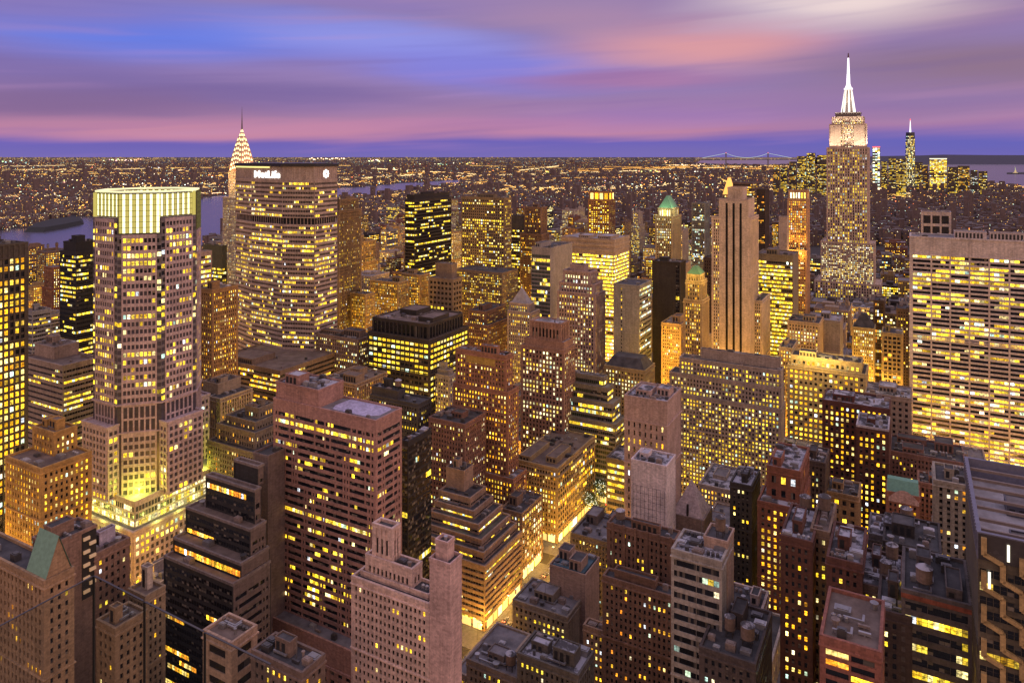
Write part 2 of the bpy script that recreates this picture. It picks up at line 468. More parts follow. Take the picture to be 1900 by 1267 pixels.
def raster(poly, z0, z1):
    """cells and depths that the faces of an upright prism (world coordinates) cover"""
    out = []
    n = len(poly)
    for i in range(n):
        a, b = poly[i], poly[(i + 1) % n]
        nx, ny = b[1] - a[1], a[0] - b[0]
        if nx * (-a[0]) + ny * (-a[1]) <= 0 or a[1] < 5 or b[1] < 5: continue
        pa, pb = CX + F * a[0] / a[1], CX + F * b[0] / b[1]
        c0, c1 = int(math.ceil(min(pa, pb) / ZS - .5)), int(math.floor(max(pa, pb) / ZS - .5))
        for c in range(max(0, c0), min(ZC - 1, c1) + 1):
            px = (c + .5) * ZS; t = (px - pa) / (pb - pa) if pb != pa else 0
            Y = 1 / ((1 - t) / a[1] + t / b[1])
            r0 = int((HY - (z1 - H) / Y * F) / ZS); r1 = int((HY - (z0 - H) / Y * F) / ZS)
            r0, r1 = max(0, r0), min(ZR, r1 + 1)
            if r1 > r0: out.append((c, r0, r1, Y))
    return out
def register(poly, z0, z1, hand=True):
    for c, r0, r1, Y in raster(poly, z0, z1):
        np.minimum(ZA[r0:r1, c], Y, out=ZA[r0:r1, c])
    if hand:
        for c, r0, r1, Y in raster(poly, max(z0, 26), z1):
            np.minimum(ZB[r0:r1, c], Y, out=ZB[r0:r1, c])
def foot(poly, pad=1.0):
    q = [w2uv(*p) for p in poly]
    FOOT.append((min(a for a, b in q) - pad, max(a for a, b in q) + pad, min(b for a, b in q) - pad, max(b for a, b in q) + pad))

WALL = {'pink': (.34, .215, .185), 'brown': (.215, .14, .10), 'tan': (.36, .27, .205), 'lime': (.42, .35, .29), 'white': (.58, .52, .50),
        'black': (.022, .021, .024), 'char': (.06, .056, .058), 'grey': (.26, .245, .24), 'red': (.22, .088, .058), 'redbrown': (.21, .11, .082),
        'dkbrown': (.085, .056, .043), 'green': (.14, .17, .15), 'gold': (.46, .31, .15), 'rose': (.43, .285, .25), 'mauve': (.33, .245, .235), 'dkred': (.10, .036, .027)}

def local(L, p):
    dx, dy = p[0] - L[0], p[1] - L[1]
    return (dx * SX + dy * SY, dx * AX + dy * AY)
def world(L, q):
    return (L[0] + q[0] * SX + q[1] * AX, L[1] + q[0] * SY + q[1] * AY)

def rect(x0, x1, y0, y1): return [(x0, y0), (x1, y0), (x1, y1), (x0, y1)]

def solve(xl, xc, xr, Y, D):
    Xc = (xc - CX) / F * Y
    k = (xl - CX) / F; W = (Xc - k * Y) / (SX - k * SY)
    if xr is not None:
        k = (xr - CX) / F; den = AX - k * AY
        d = (k * Y - Xc) / den if abs(den) > 1e-4 else 30
        D = d if d > 2 else 30
        D = min(D, 95)
    return Xc, max(W, 2.0), D

def faces_cam(L, a, b, lim=-.22):
    wa, wb = world(L, a), world(L, b)
    nx, ny = wb[1] - wa[1], wa[0] - wb[0]; l = math.hypot(nx, ny)
    mx, my = -(wa[0] + wb[0]) / 2, -(wa[1] + wb[1]) / 2; m = math.hypot(mx, my)
    return (nx * mx + ny * my) / (l * m) > lim

def tank_part(t, x, y, z, r=2.2, h=4.4, mat=None):
    mb = MB(); mb.cyl(x, y, r, r, z + 2.6, z + 2.6 + h, 14)
    o = mb.build('water_tank', [mat or wall_mat((.16, .11, .085))], t)
    m2 = MB(); m2.cyl(x, y, r * 1.06, .12, z + 2.62 + h, z + 2.6 + h + r * .55, 14); m2.build('tank_roof', [roof_mat('snow')], o)
    m3 = MB()
    for sx in (-1, 1):
        for sy in (-1, 1): m3.box(x + sx * r * .6 - .12, x + sx * r * .6 + .12, y + sy * r * .6 - .12, y + sy * r * .6 + .12, z, z + 2.58)
    m3.box(x - r * .95, x + r * .95, y - r * .95, y + r * .95, z + 2.35, z + 2.59)
    m3.build('tank_stand', [metal_mat((.08, .07, .07))], o)

def vent_part(t, x, y, z, rng):
    mb = MB(); k = rng.random(); s = rng.uniform(.8, 2.2)
    if k < .6:
        h = rng.uniform(.9, 2.4); mb.box(x - s, x + s, y - s * .7, y + s * .7, z, z + h)
        mb.box(x - s * .7, x + s * .7, y - s * .5, y + s * .5, z + h, z + h + .25)
    elif k < .8: mb.cyl(x, y, s * .5, s * .5, z, z + 1.6, 10); mb.cyl(x, y, s * .7, s * .7, z + 1.6, z + 1.9, 10)
    elif k < .9:
        for q in range(3): mb.cyl(x - 1.6 + q * 1.6, y, .62, .62, z, z + 1.2, 10); mb.cyl(x - 1.6 + q * 1.6, y, .5, .3, z + 1.2, z + 1.5, 10)
    else: mb.box(x - 1.5, x + 1.5, y - .35, y + .35, z + .4, z + 1.1); mb.box(x - .2, x + .2, y - .3, y + .3, z, z + .4)
    mb.build('roof_vent', [rng.choice((metal_mat((.30, .29, .30)), metal_mat((.12, .115, .12)), metal_mat((.45, .44, .46)), wall_mat((.22, .17, .15))))], t)

def penthouse_part(t, x0, x1, y0, y1, z, h, mat, roof, rng, louvre=True):
    mb = MB(); p = rect(x0, x1, y0, y1)
    mb.prism(p, z, z + h); ring(mb, p, .12, -.25, z + h - .1, z + h + .5)
    if louvre and h > 2.5:
        for k in range(int((x1 - x0) / 2.4)):
            a = x0 + .6 + k * 2.4
            if a + 1.4 < x1: mb.box(a, a + 1.4, y0 - .1, y0 - .02, z + .7, z + h - .8, 1)
    o = mb.build('penthouse', [mat, metal_mat((.05, .05, .055))], t)
    m2 = MB(); m2.prism(offset(p, -.3), z + h + .02, z + h + .06); m2.build('roof', [roof_mat(roof)], o)

def roofscape(t, poly, z, rng, wm, roof, prd, parapet=1.1, ph=1, nv=5, tank=0, avoid=None, phm=None, phh=None, pcol=None):
    mb = MB(); ring(mb, poly, prd + .07, -.35, z - .12, z + parapet)
    mb.build('parapet', [pcol or wm], t)
    m2 = MB(); m2.prism(offset(poly, -.34), z + .02, z + .07); m2.build('roof', [roof_mat(roof)], t)
    xs = [p[0] for p in poly]; ys = [p[1] for p in poly]
    q = .7 if len(poly) == 4 else 1.0
    x0, x1, y0, y1 = min(xs), max(xs), min(ys), max(ys)
    W, D = x1 - x0, y1 - y0
    if len(poly) > 4: x0 += W * .2; x1 -= W * .2; y0 += D * .2; y1 -= D * .2; W *= .6; D *= .6
    used = [avoid] if avoid else []
    def free(a, b, c, d):
        return all(b < u[0] or a > u[1] or d < u[2] or c > u[3] for u in used)
    if W > 7 and D > 7:
        for k in range(ph):
            for _ in range(8):
                w, d = W * rng.uniform(.22, .42), D * rng.uniform(.25, .5)
                a = rng.uniform(x0 + 1.2, x1 - w - 1.2); c = rng.uniform(y0 + 1.2, y1 - d - 1.2)
                if free(a - .6, a + w + .6, c - .6, c + d + .6):
                    h = phh or rng.uniform(2.6, 5.5)
                    penthouse_part(t, a, a + w, c, c + d, z + .07, h, phm or wm, roof, rng); used.append((a - .6, a + w + .6, c - .6, c + d + .6)); break
    for k in range(tank):
        for _ in range(12):
            a = rng.uniform(x0 + 3, x1 - 3) if W > 7 else (x0 + x1) / 2; c = rng.uniform(y0 + 3, y1 - 3) if D > 7 else (y0 + y1) / 2
            if free(a - 2.6, a + 2.6, c - 2.6, c + 2.6):
                tank_part(t, a, c, z + .07, rng.uniform(1.7, 2.3), rng.uniform(3.4, 4.6)); used.append((a - 2.6, a + 2.6, c - 2.6, c + 2.6)); break
    if W > 9 and D > 9 and nv > 3:               # duct runs and a mast
        for k in range(2):
            m3 = MB(); y = rng.uniform(y0 + 1.5, y1 - 1.5); xa = rng.uniform(x0 + 1, x0 + W * .4); xb = xa + W * rng.uniform(.2, .4); hh = z + .5 + rng.random() * .4
            m3.box(xa, xb, y - .3, y + .3, hh, hh + .55); m3.box(xb, xb + .6, y - .3, min(y1 - .8, y + 3), hh, hh + .56); m3.box(xa, xa + .3, y - .2, y + .2, z + .07, hh); m3.build('duct', [metal_mat((.34, .33, .35))], t)
        if rng.random() < .5:
            m3 = MB(); m3.cyl(x0 + W * rng.random() * .8 + 1, y0 + D * rng.random() * .8 + 1, .12, .05, z, z + rng.uniform(5, 9), 6); m3.build('antenna', [metal_mat((.2, .2, .2))], t)
    if W > 4 and D > 4:
        for k in range(nv):
            for _ in range(8):
                a = rng.uniform(x0 + 1.6, x1 - 1.6); c = rng.uniform(y0 + 1.6, y1 - 1.6)
                if free(a - 1.8, a + 1.8, c - 1.4, c + 1.4):
                    vent_part(t, a, c, z + .07, rng); used.append((a - 1.8, a + 1.8, c - 1.4, c + 1.4)); break

LAND = []                                        # landmarks: (photo x, photo y, depth, short name)
NB = [0]
def building(name, label, cat, tiers, wall, style, roof='dark', wstyle='same', ph=1, nv=5, tank=0, glass=None, indiv=None,
             lm=None, wall2=None, parapet=1.1, phm=None, phh=None, group=None, extra=None, pcol=None):
    NB[0] += 1; rng = random.Random(1000 + NB[0] * 17)
    wc = WALL[wall] if isinstance(wall, str) else wall
    wc = tuple(v * rng.uniform(.95, 1.05) for v in wc); wm = wall_mat(wc)
    gm = glass_mat(*( [glass] if glass else []))
    t0 = tiers[0]
    Yc = t0[4]; L = ((t0[1] - CX) / F * Yc, Yc)
    t = thing(name, label, cat, (L[0], L[1], 0), -ANG, group)
    mb = MB(); wins = []; zprev = 0.0; polys = []
    for i, tr in enumerate(tiers):
        xl, xc, xr, yt, Y = tr[:5]
        o = tr[5] if len(tr) > 5 else {}
        Xc, W, D = solve(xl, xc, xr, Y, o.get('D', 28.0)); 
        if 'DF' in o: D = o['DF']
        z1 = zat(yt, Y) if yt is not None else o['z1']
        z0 = o.get('z0', zprev)
        lx, ly = local(L, (Xc, Y))
        if i and o.get('z0') != 0:               # an upper tier stands inside the one below
            p0 = polys[-1][0]; px0, px1, py0, py1 = p0[0][0], p0[1][0], p0[0][1], p0[2][1]
            for _ in range(300):
                if ly >= py0 + .5: break
                Y *= 1.0015; Xc, W, D2 = solve(xl, xc, xr, Y, D); lx, ly = local(L, (Xc, Y))
                if yt is not None: z1 = zat(yt, Y)
            lx = min(lx, px1 - .35); x0 = max(lx - W, px0 + .35); D = min(D, py1 - .35 - ly)
            poly = rect(x0, lx, ly, ly + max(D, 3))
        else: poly = rect(lx - W, lx, ly, ly + D)
        st = o.get('st', style); ws = o.get('ws', wstyle if wstyle != 'same' else st)
        st = STY[st] if isinstance(st, str) else st; ws = STY[ws] if isinstance(ws, str) else ws
        mis, prd = [], .12
        for e in range(4):
            a, b = poly[e], poly[(e + 1) % 4]
            s = (st if e == 0 else ws if e in (1, 3) else None)
            if s is not None and z1 - z0 > 3 and faces_cam(L, a, b):
                facade(mb, wins, a, b, z0, z1, s, rng); mis.append(1); prd = max(prd, s['pp'], s['sp'])
            else: mis.append(0)
        mb.prism(poly, z0, z1, mis, 0)
        if st is not None and not st.get('panel') and not st['slot'] and st['bw'] > 1.8 and Y < 800 and z1 - z0 > 14:
            hb = st['fh']; zs = [z1 - st['top'] - hb * .05] + ([z0 + hb * 2] if z0 == 0 else []) + ([z0 + (z1 - z0) * rng.uniform(.55, .8)] if z1 - z0 > 40 else [])
            for zz in zs: ring(mb, poly, prd + rng.uniform(.15, .45), .1, zz, zz + rng.uniform(.35, .7), 2)
        if prd > .12:                            # corner posts
            for (px, py), (qx, qy) in zip(poly, ((-1, -1), (1, -1), (1, 1), (-1, 1))):
                mb.box(min(px, px + qx * prd), max(px, px + qx * prd), min(py, py + qy * prd), max(py, py + qy * prd), z0, z1 - .02)
        wp = [world(L, p) for p in poly]; register(wp, z0, z1)
        if i == 0 or o.get('z0') == 0: foot(wp)
        polys.append((poly, z1, prd, o)); zprev = z1
    if extra: extra(t, mb, wins, polys, wm, rng)
    mb.build('wall', [wm, gm, wall_mat(wall2 or tuple(min(.8, v * 1.22) for v in wc))], t)
    for i, (poly, z1, prd, o) in enumerate(polys):
        top = i == len(polys) - 1
        av = None
        if not top:
            q = polys[i + 1][0]; av = (min(p[0] for p in q) - .8, max(p[0] for p in q) + .8, min(p[1] for p in q) - .8, max(p[1] for p in q) + .8)
        if o.get('noroof'): continue
        roofscape(t, poly, z1, rng, wm, o.get('roof', roof), prd, o.get('par', parapet), ph if (top or o.get('ph')) else 0,
                  (nv if Y > 480 else int(nv * 1.8) + 2 if Y > 320 else int(nv * 2.4) + 3) if top else max(1, nv // 2), tank if top else 0, av, phm, phh, pcol)
    Yn = tiers[0][4]
    if indiv is None: indiv = 100 if Yn < 660 else 0
    put_windows(t, wins, indiv)
    if lm: LAND.append((t0[1], tiers[-1][3] or 400, Yn, lm))
    return t, L, polys
# ------------------------------------------------------------------ ground, water, streets
def flat(name, pts, z, mat, kind='structure'):
    mb = MB(); mb.face([(x, y, z) for x, y in pts]); o = mb.build(name, [mat]); o['kind'] = kind; return o
def gpt(px, py):                                 # a point of the ground seen at this place of the photo
    Y = H * F / (py - HY); return ((px - CX) / F * Y, Y)
def ground_mat():
    m, T, bs = new_mat('city_ground'); geo = T.new('ShaderNodeNewGeometry')
    n = T.noise(geo.outputs['Position'], 0.02, 4.0, 0.6)
    T.l.new(T.mix(n, (.02, .018, .02), (.06, .052, .054)), bs.inputs['Base Color']); bs.inputs['Roughness'].default_value = .9
    return m
flat('ground', [(-260000, -3000), (260000, -3000), (260000, 300000), (-260000, 300000)], 0.0, ground_mat())
def water_mat():
    m, T, bs = new_mat('water'); geo = T.new('ShaderNodeNewGeometry')
    n = T.noise(geo.outputs['Position'], 0.05, 3.0, 0.6); bp = T.new('ShaderNodeBump'); bp.inputs['Strength'].default_value = .35; bp.inputs['Distance'].default_value = 1.5
    T.l.new(n, bp.inputs['Height']); T.l.new(bp.outputs[0], bs.inputs['Normal'])
    bs.inputs['Base Color'].default_value = (.05, .05, .085, 1); bs.inputs['Roughness'].default_value = .22
    return m
WM_ = water_mat()
RIVER = [(-80, 520), (-80, 436), (40, 424), (118, 404), (190, 402), (262, 394), (330, 382), (380, 366), (430, 362), (520, 356), (620, 350), (700, 345), (720, 342), (850, 334), (872, 340), (760, 352), (690, 364), (620, 372), (520, 384), (430, 402), (420, 446), (340, 462), (190, 466), (110, 500), (40, 512)]
BAY = [(1590, 316), (1590, 307), (1700, 305.5), (1800, 305), (1960, 305), (1960, 352), (1880, 347), (1830, 338), (1800, 328), (1710, 318)]
HARBOUR = [(1290, 303.5), (1300, 298), (1400, 297), (1530, 297), (1530, 304), (1420, 306)]
for nm, P_ in (('river', RIVER), ('bay', BAY), ('harbour', HARBOUR)):
    flat(nm, [gpt(*p) for p in P_], 0.6, WM_)
def hills():
    m_ = MB(); Y = 24000; pts = [(1560, 291), (1640, 290.5), (1700, 289.5), (1760, 288.5), (1800, 287), (1850, 287.5), (1900, 288), (1990, 288)]
    for (a, ya), (b, yb) in zip(pts, pts[1:]):
        A = at(a, ya, Y); B_ = at(b, yb, Y); m_.face([(A[0], Y, 0), (B_[0], Y, 0), (B_[0], Y + 1500, B_[2]), (A[0], Y + 1500, A[2])]); m_.face([(A[0], Y + 1500, A[2]), (B_[0], Y + 1500, B_[2]), (B_[0], Y + 4500, 0), (A[0], Y + 4500, 0)])
    struct(m_.build('hills', [wall_mat((.05, .05, .09))]))
hills()
def islands():
    m_ = MB(); P_ = [(44, 431), (60, 421), (96, 412), (140, 407), (154, 409), (156, 416), (120, 424), (80, 431)]
    q = [gpt(*p) for p in P_]; cx_, cy_ = sum(p[0] for p in q) / 8, sum(p[1] for p in q) / 8
    q2 = [(cx_ + (x - cx_) * .86, cy_ + (y - cy_) * .86) for x, y in q]
    # CCW seen from above
    if sum(q[i][0] * q[(i + 1) % 8][1] - q[(i + 1) % 8][0] * q[i][1] for i in range(8)) < 0: q.reverse(); q2.reverse()
    m_.taper(q, q2, .6, 14); struct(m_.build('island', [wall_mat((.02, .022, .02))]))
    m_ = MB(); q = [gpt(*p) for p in [(1868, 323.5), (1868, 321), (1912, 320.5), (1912, 323.5)]]; m_.prism(q, .6, 8); struct(m_.build('harbour_island', [wall_mat((.04, .04, .05))]))
islands()
asphalt = wall_mat((.13, .12, .11), .55)
def uvflat(name, u0, u1, v0, v1, z, mat):
    return flat(name, [uv2w(u0, v1), uv2w(u1, v1), uv2w(u1, v0), uv2w(u0, v0)][::1], z, mat)
uvflat('avenue', 150, 1700, -201, -177, 0.03, asphalt)
STREETS = [312 + 101 * k for k in range(-4, 16)]
AVES = [-1290, -1090, -890, -690, -490, -345, -189, 95, 375, 650, 930, 1210]
def pavements():
    m_ = MB()
    for a, b in zip(STREETS, STREETS[1:]):
        for c, d in zip(AVES, AVES[1:]):
            q = [uv2w(u, v) for u, v in ((a + 6, c + 9.5), (a + 6, d - 9.5), (b - 6, d - 9.5), (b - 6, c + 9.5))]
            m_.prism(q, 0.0, 0.16)
    struct(m_.build('pavement', [wall_mat((.20, .19, .18))]))
pavements()
def markings():
    m_ = MB(); pt = lambda u, v: (*uv2w(u, v), .045)
    def rc(u0, u1, v0, v1): m_.face([pt(u0, v0), pt(u0, v1), pt(u1, v1), pt(u1, v0)])
    for s in STREETS[3:10]:
        for side in (-9.5, 7.0):
            for k in range(12): rc(s + side, s + side + 2.6, -198 + k * 1.6, -198 + k * 1.6 + .7)
    for lane in (-194.5, -191, -187.5, -184):
        u = 200
        while u < 1000:
            if all(abs(u - s) > 11 for s in STREETS): rc(u, u + 3, lane - .08, lane + .08)
            u += 9
    struct(m_.build('road_markings', [wall_mat((.7, .68, .62))]))
markings()
# ------------------------------------------------------------------ the buildings one can tell apart, nearest streets last
B = building
# -- left edge
B('office_tower', 'tall dark framed tower at the left picture edge, pale piers and yellow windows', 'skyscraper', [(-70, -8, 49, 458, 395)], (.07, .055, .05),
  S('grid', fh=3.9, bw=2.9, ww=.66, wh=.66, pp=.7, sp=.3, p=.8, coh=.4, rowv=.3, pal='g', gain=1.05, top=7), ph=1, nv=4, lm='the tall left edge tower')
B('office_tower', 'black glass tower with yellow light ribbons, between the left edge tower and crowned tower', 'skyscraper', [(112, 141, 190, 470, 620), (114, 141, 188, 452, 624, {'st': 'blank', 'ws': 'blank'})], 'black',
  S('ribbon', p=.55, coh=.7, gain=1.15, pal='y'), ph=1, lm='the black ribbon tower')
B('office_block', 'low grey roofed office block with fine lit ribbons, left of the black glass tower', 'building', [(44, 60, 94, 580, 605)], 'grey', S('ribbon', fh=3.4, p=.6), roof='grey', ph=1)
B('office_block', 'brown horizontally banded block with dark mechanical penthouse, left of the glass crowned tower', 'building', [(44, 117, 184, 681, 470), (60, 100, 182, 646, 487, {'st': 'blank', 'ws': 'blank', 'par': .6})], 'tan',
  S('ribbon', fh=3.6, sp=.5, wh=.42, p=.34, coh=.85, gain=.95, pal='y'), roof='brown', nv=6, lm='the brown banded block')
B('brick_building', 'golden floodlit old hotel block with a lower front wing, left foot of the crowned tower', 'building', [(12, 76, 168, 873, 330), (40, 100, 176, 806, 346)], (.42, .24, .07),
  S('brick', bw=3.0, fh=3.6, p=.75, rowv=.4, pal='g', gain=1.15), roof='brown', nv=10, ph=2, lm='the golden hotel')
B('office_block', 'narrow slab with bright stacked ribbons right behind the crowned tower', 'building', [(362, 372, 392, 470, 560)], 'tan', S('ribbonlit', fh=3.7), ph=0, nv=2)
B('office_block', 'olive topped dark block with yellow lit ribbons, left of the spired tower shaft', 'building', [(378, 412, 420, 458, 760), ], (.07, .07, .045), S('ribbonlit', fh=3.8, top=22, p=.8), ph=0, nv=2)
B('brick_building', 'amber lit brick tower with one glowing corner strip, left of the broad ribbed tower', 'building', [(370, 394, 440, 540, 520)], (.34, .19, .07),
  S('brick', bw=2.5, fh=3.3, p=.5, pal='g', gain=1.0), roof='brown', lm='the amber brick tower')
B('office_block', 'broad flat brown terrace roof at the foot of the broad ribbed tower', 'building', [(395, 520, 640, 690, 560, {'D': 40})], 'brown', S('ribbon', p=.6, pal='g'), roof='brown', ph=1, nv=8)
B('stone_building', 'stone block with bracketed cornice and grey roof machinery, right of the crowned tower', 'building', [(362, 409, 466, 742, 480), (366, 404, 452, 715, 490, {'st': 'blank', 'ws': 'blank'})], (.33, .25, .17),
  S('deco', p=.22, pal='g'), roof='dark', nv=8, lm='the bracketed stone block')
B('terraced_building', 'dark roofed terraced block with warm cornice lights, left of the rose granite tower', 'building', [(386, 472, 540, 843, 425), (404, 473, 540, 806, 432), (420, 474, 540, 786, 438), (456, 480, 540, 760, 446, {'D': 16})], (.19, .15, .115),
  S('brick', p=.4, pal='r', rowv=.4), roof='dark', ph=1, nv=4, lm='the dark terraced block')
B('brick_building', 'tall brown masonry tower with buttressed top, just right of the broad ribbed tower', 'skyscraper', [(614, 628, 669, 392, 760), (616, 630, 664, 372, 764)], (.22, .15, .09), S('deco', bw=2.6, p=.4, pal='y'), ph=1, lm='the buttressed brown tower')
B('office_tower', 'brown wide slab tower with square grid of gold windows, right of the black glass slab', 'skyscraper', [(857, 936, 948, 369, 900)], (.20, .145, .095), S('grid', fh=3.5, bw=3.0, ww=.6, wh=.5, p=.52, pal='y', coh=.3, rowv=.5), ph=1, nv=3, lm='the brown grid slab')
B('office_block', 'brown stepped base with small gold windows before the wide grid slab', 'building', [(846, 932, 960, 508, 830)], (.21, .15, .10), S('brick', p=.6, pal='y', rowv=.3), ph=0, nv=5)
B('office_tower', 'slim black topped slab with lit ribbons squeezed beside the wide grid slab', 'building', [(947, 972, 982, 402, 985)], 'char', S('ribbonlit', p=.6, top=18), ph=0, nv=2)
B('brick_building', 'stepped brown brick tower behind the grey green glass tower', 'building', [(966, 1006, 1018, 436, 960), (974, 1004, 1014, 386, 964)], (.19, .12, .08), S('deco', p=.3, pal='g'), ph=1)
B('office_tower', 'broad flat topped tower banded with bright yellow floors and brown upper rim', 'skyscraper', [(1042, 1139, 1167, 446, 780)], 'tan',
  S('ribbon', fh=3.9, wh=.56, p=.95, coh=.6, rowv=.1, gain=1.5, top=16), roof='pale', ph=2, nv=8, lm='the bright banded tower', extra=lambda t, mb, wins, polys, wm, rng: [ring(mb, polys[0][0], .9, .1, polys[0][1] - a, polys[0][1] - b) for a, b in ((13, 10.5), (7.5, 5), (2.5, .2))])
B('glass_tower', 'grey green glass tower with a blank pale stone flank', 'skyscraper', [(986, 1021, 1062, 462, 720)], (.30, .27, .26), S('glass', p=.25, pal='y', top=6), wstyle='blank', glass=(.05, .065, .06), roof='dark', ph=1, lm='the grey green glass tower')
B('deco_tower', 'mauve deco tower with crenellated stepped crown before the bright banded tower', 'skyscraper',
  [(1036, 1104, 1121, 548, 640), (1040, 1101, 1116, 530, 643), (1047, 1094, 1106, 508, 647, {'par': 1.8}), (1058, 1084, 1092, 494, 652, {'D': 8, 'st': 'blank', 'ws': 'blank'})], 'mauve',
  S('deco', bw=2.7, fh=3.4, ww=.5, pp=.9, p=.55, pal='w', rowv=.4, raw=True), roof='dark', ph=0, nv=3, lm='the crenellated mauve tower')
B('office_slab', 'blank grey stone slab with a single narrow column of windows', 'building', [(1140, 1186, 1208, 532, 620)], (.27, .235, .215), S('punch', cols=(2,), bw=3.2, p=.3), wstyle=S('ribbon', p=.5, pal='c'), roof='dark', ph=0, nv=3, lm='the blank grey slab')
B('office_tower', 'black blank slab tower below the round green domed tower', 'skyscraper', [(1212, 1261, 1271, 489, 650)], (.035, .028, .024), S('glass', p=.05, cols=(-1, -2), pal='y'), wstyle=S('vert', p=.5, pal='w'), glass=(.02, .017, .015), roof='grey', ph=1, lm='the black blank slab')
B('office_block', 'dark wide office cube with rows of yellow windows and a busy machine roof', 'skyscraper', [(683, 797, 868, 634, 560), (692, 795, 858, 604, 566, {'st': S('vert', p=0.0, bw=4.0, ww=.72, wh=.86, fh=14, top=1.0, pp=.5), 'roof': 'brown'})], (.05, .036, .03),
  S('grid', fh=4.2, bw=4.6, ww=.78, wh=.5, pp=.4, p=.78, coh=.5, rowv=.3, pal='y', gain=1.0), roof='brown', ph=2, nv=14, lm='the dark wide cube')
B('brick_building', 'dark red brick building with gabled black roofs behind the dark wide cube', 'building', [(866, 905, 946, 606, 700), (868, 900, 938, 580, 706)], 'redbrown', S('brick', p=.3, pal='g'), roof='dark', nv=6)
B('stone_building', 'pale tan corner tower with a low pyramid roof, left of the grey green glass tower', 'building', [(943, 984, 1000, 582, 690), (946, 980, 990, 566, 695)], 'lime', S('deco', p=.5, pal='y'), ph=0, nv=0, lm='the pyramid roofed stone block',
  extra=lambda t, mb, wins, polys, wm, rng: (lambda p, z: [mm.taper(p, [((p[0][0] + p[1][0]) / 2 + a, (p[0][1] + p[2][1]) / 2 + b) for a, b in ((-1, -1), (1, -1), (1, 1), (-1, 1))], z + .2, z + 14) or mm.build('roof', [roof_mat('pale')], t) for mm in (MB(),)])(offset(polys[-1][0], -.5), polys[-1][1]))
for args in ((652, 678, 694, 548, 760, 'golden lit narrow block directly right of the ribbed tower foot'), (688, 738, 757, 526, 800, 'golden cornice block behind the dark wide cube, left one of a close pair'),
             (746, 780, 796, 512, 830, 'golden cornice block behind the dark wide cube, right one of a close pair')):
    B('stone_building', args[5], 'building', [args[:5]], (.36, .25, .12), S('deco', p=.72, pal='g', rowv=.3), roof='dark', ph=1, nv=4)
B('office_block', 'squat brown block with big square openings and a grey machine box on top', 'building', [(796, 840, 856, 520, 800), (808, 838, 852, 492, 808, {'st': 'blank', 'ws': 'blank'})], (.22, .17, .13), S('grid', bw=5, fh=5.5, ww=.66, wh=.5, p=.2), roof='grey', ph=0, nv=4)
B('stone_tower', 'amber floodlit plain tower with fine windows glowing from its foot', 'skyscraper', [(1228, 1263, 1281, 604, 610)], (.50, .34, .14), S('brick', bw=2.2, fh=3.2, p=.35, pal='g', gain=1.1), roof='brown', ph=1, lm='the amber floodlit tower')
B('office_block', 'black mansard roofed stone block with round dormer lights', 'building', [(1122, 1196, 1214, 690, 560)], (.30, .22, .11), S('brick', bw=3.4, p=.7, pal='w', rowv=.3), roof='dark', ph=0, nv=4, lm='the black mansard block',
  extra=lambda t, mb, wins, polys, wm, rng: [(mm.taper(offset(polys[0][0], -.4), offset(polys[0][0], -5), polys[0][1] + .1, polys[0][1] + 8), mm.build('mansard_roof', [roof_mat('dark')], t)) for mm in (MB(),)])
# -- stone and deco towers round the fifth avenue
B('deco_tower', 'tall slim limestone tower striped by three black window slots on its front', 'skyscraper',
  [(1322, 1391, 1406, 406, 655), (1334, 1388, 1400, 372, 657, {'D': 22, 'st': 'blank', 'ws': 'blank'}), (1350, 1378, 1386, 352, 661, {'D': 10, 'st': 'blank', 'ws': 'blank', 'par': 2}), (1399, 1413, 1440, 560, 668, {'z0': 0, 'DF': 42})], (.54, .42, .32),
  S('deco', bw=2.6, fh=3.5, p=.28, pal='y'), roof='dark', ph=0, nv=3, lm='the black striped limestone tower',
  extra=lambda t, mb, wins, polys, wm, rng: [(lambda x: (mm.box(x - .95, x + .95, polys[0][0][0][1] - 1.25, polys[0][0][0][1] - 1.0, 30, zat(378, 655)), mm.build('window_slot', [glass_mat((.006, .006, .007))], t)))(polys[0][0][0][0] + polys_w * 1.0) for polys_w in (13.2, 19.4, 25.6) for mm in (MB(),)]
  + [(m2.box(polys[0][0][0][0] + 6.0, polys[0][0][0][0] + 32.4, polys[0][0][0][1] - 1.0, polys[0][0][0][1] - .2, 0, zat(374, 655)), m2.build('front_slab', [wm], t)) for m2 in (MB(),)])
B('office_tower', 'tower of white yellow lit ribbons with a dark flank, right of the black striped tower', 'skyscraper', [(1404, 1471, 1481, 476, 700)], (.20, .15, .10), S('ribbon', fh=3.8, wh=.55, p=.9, coh=.5, rowv=.2, pal='y', gain=1.1, top=5), wstyle='blank', roof='brown', ph=1, lm='the ribbon lit tower')
B('stone_tower', 'golden slim tower with small green pyramid roof, left of the black striped tower', 'skyscraper', [(1270, 1302, 1314, 560, 575), (1274, 1300, 1310, 524, 578), (1276, 1298, 1306, 512, 580)], (.46, .31, .13), S('deco', bw=2.4, p=.55, pal='g'), ph=0, nv=0, lm='the small green pyramid tower',
  extra=lambda t, mb, wins, polys, wm, rng: [(mm.taper(offset(polys[-1][0], .5), offset(polys[-1][0], -3.6), polys[-1][1] + 1.2, polys[-1][1] + 7), mm.build('pyramid_roof', [metal_mat((.13, .28, .13), .6, .1)], t)) for mm in (MB(),)])
B('stone_building', 'golden stepped block below the small green pyramid tower', 'building', [(1266, 1296, 1318, 640, 590)], (.36, .25, .13), S('deco', p=.5, pal='g'), nv=4)
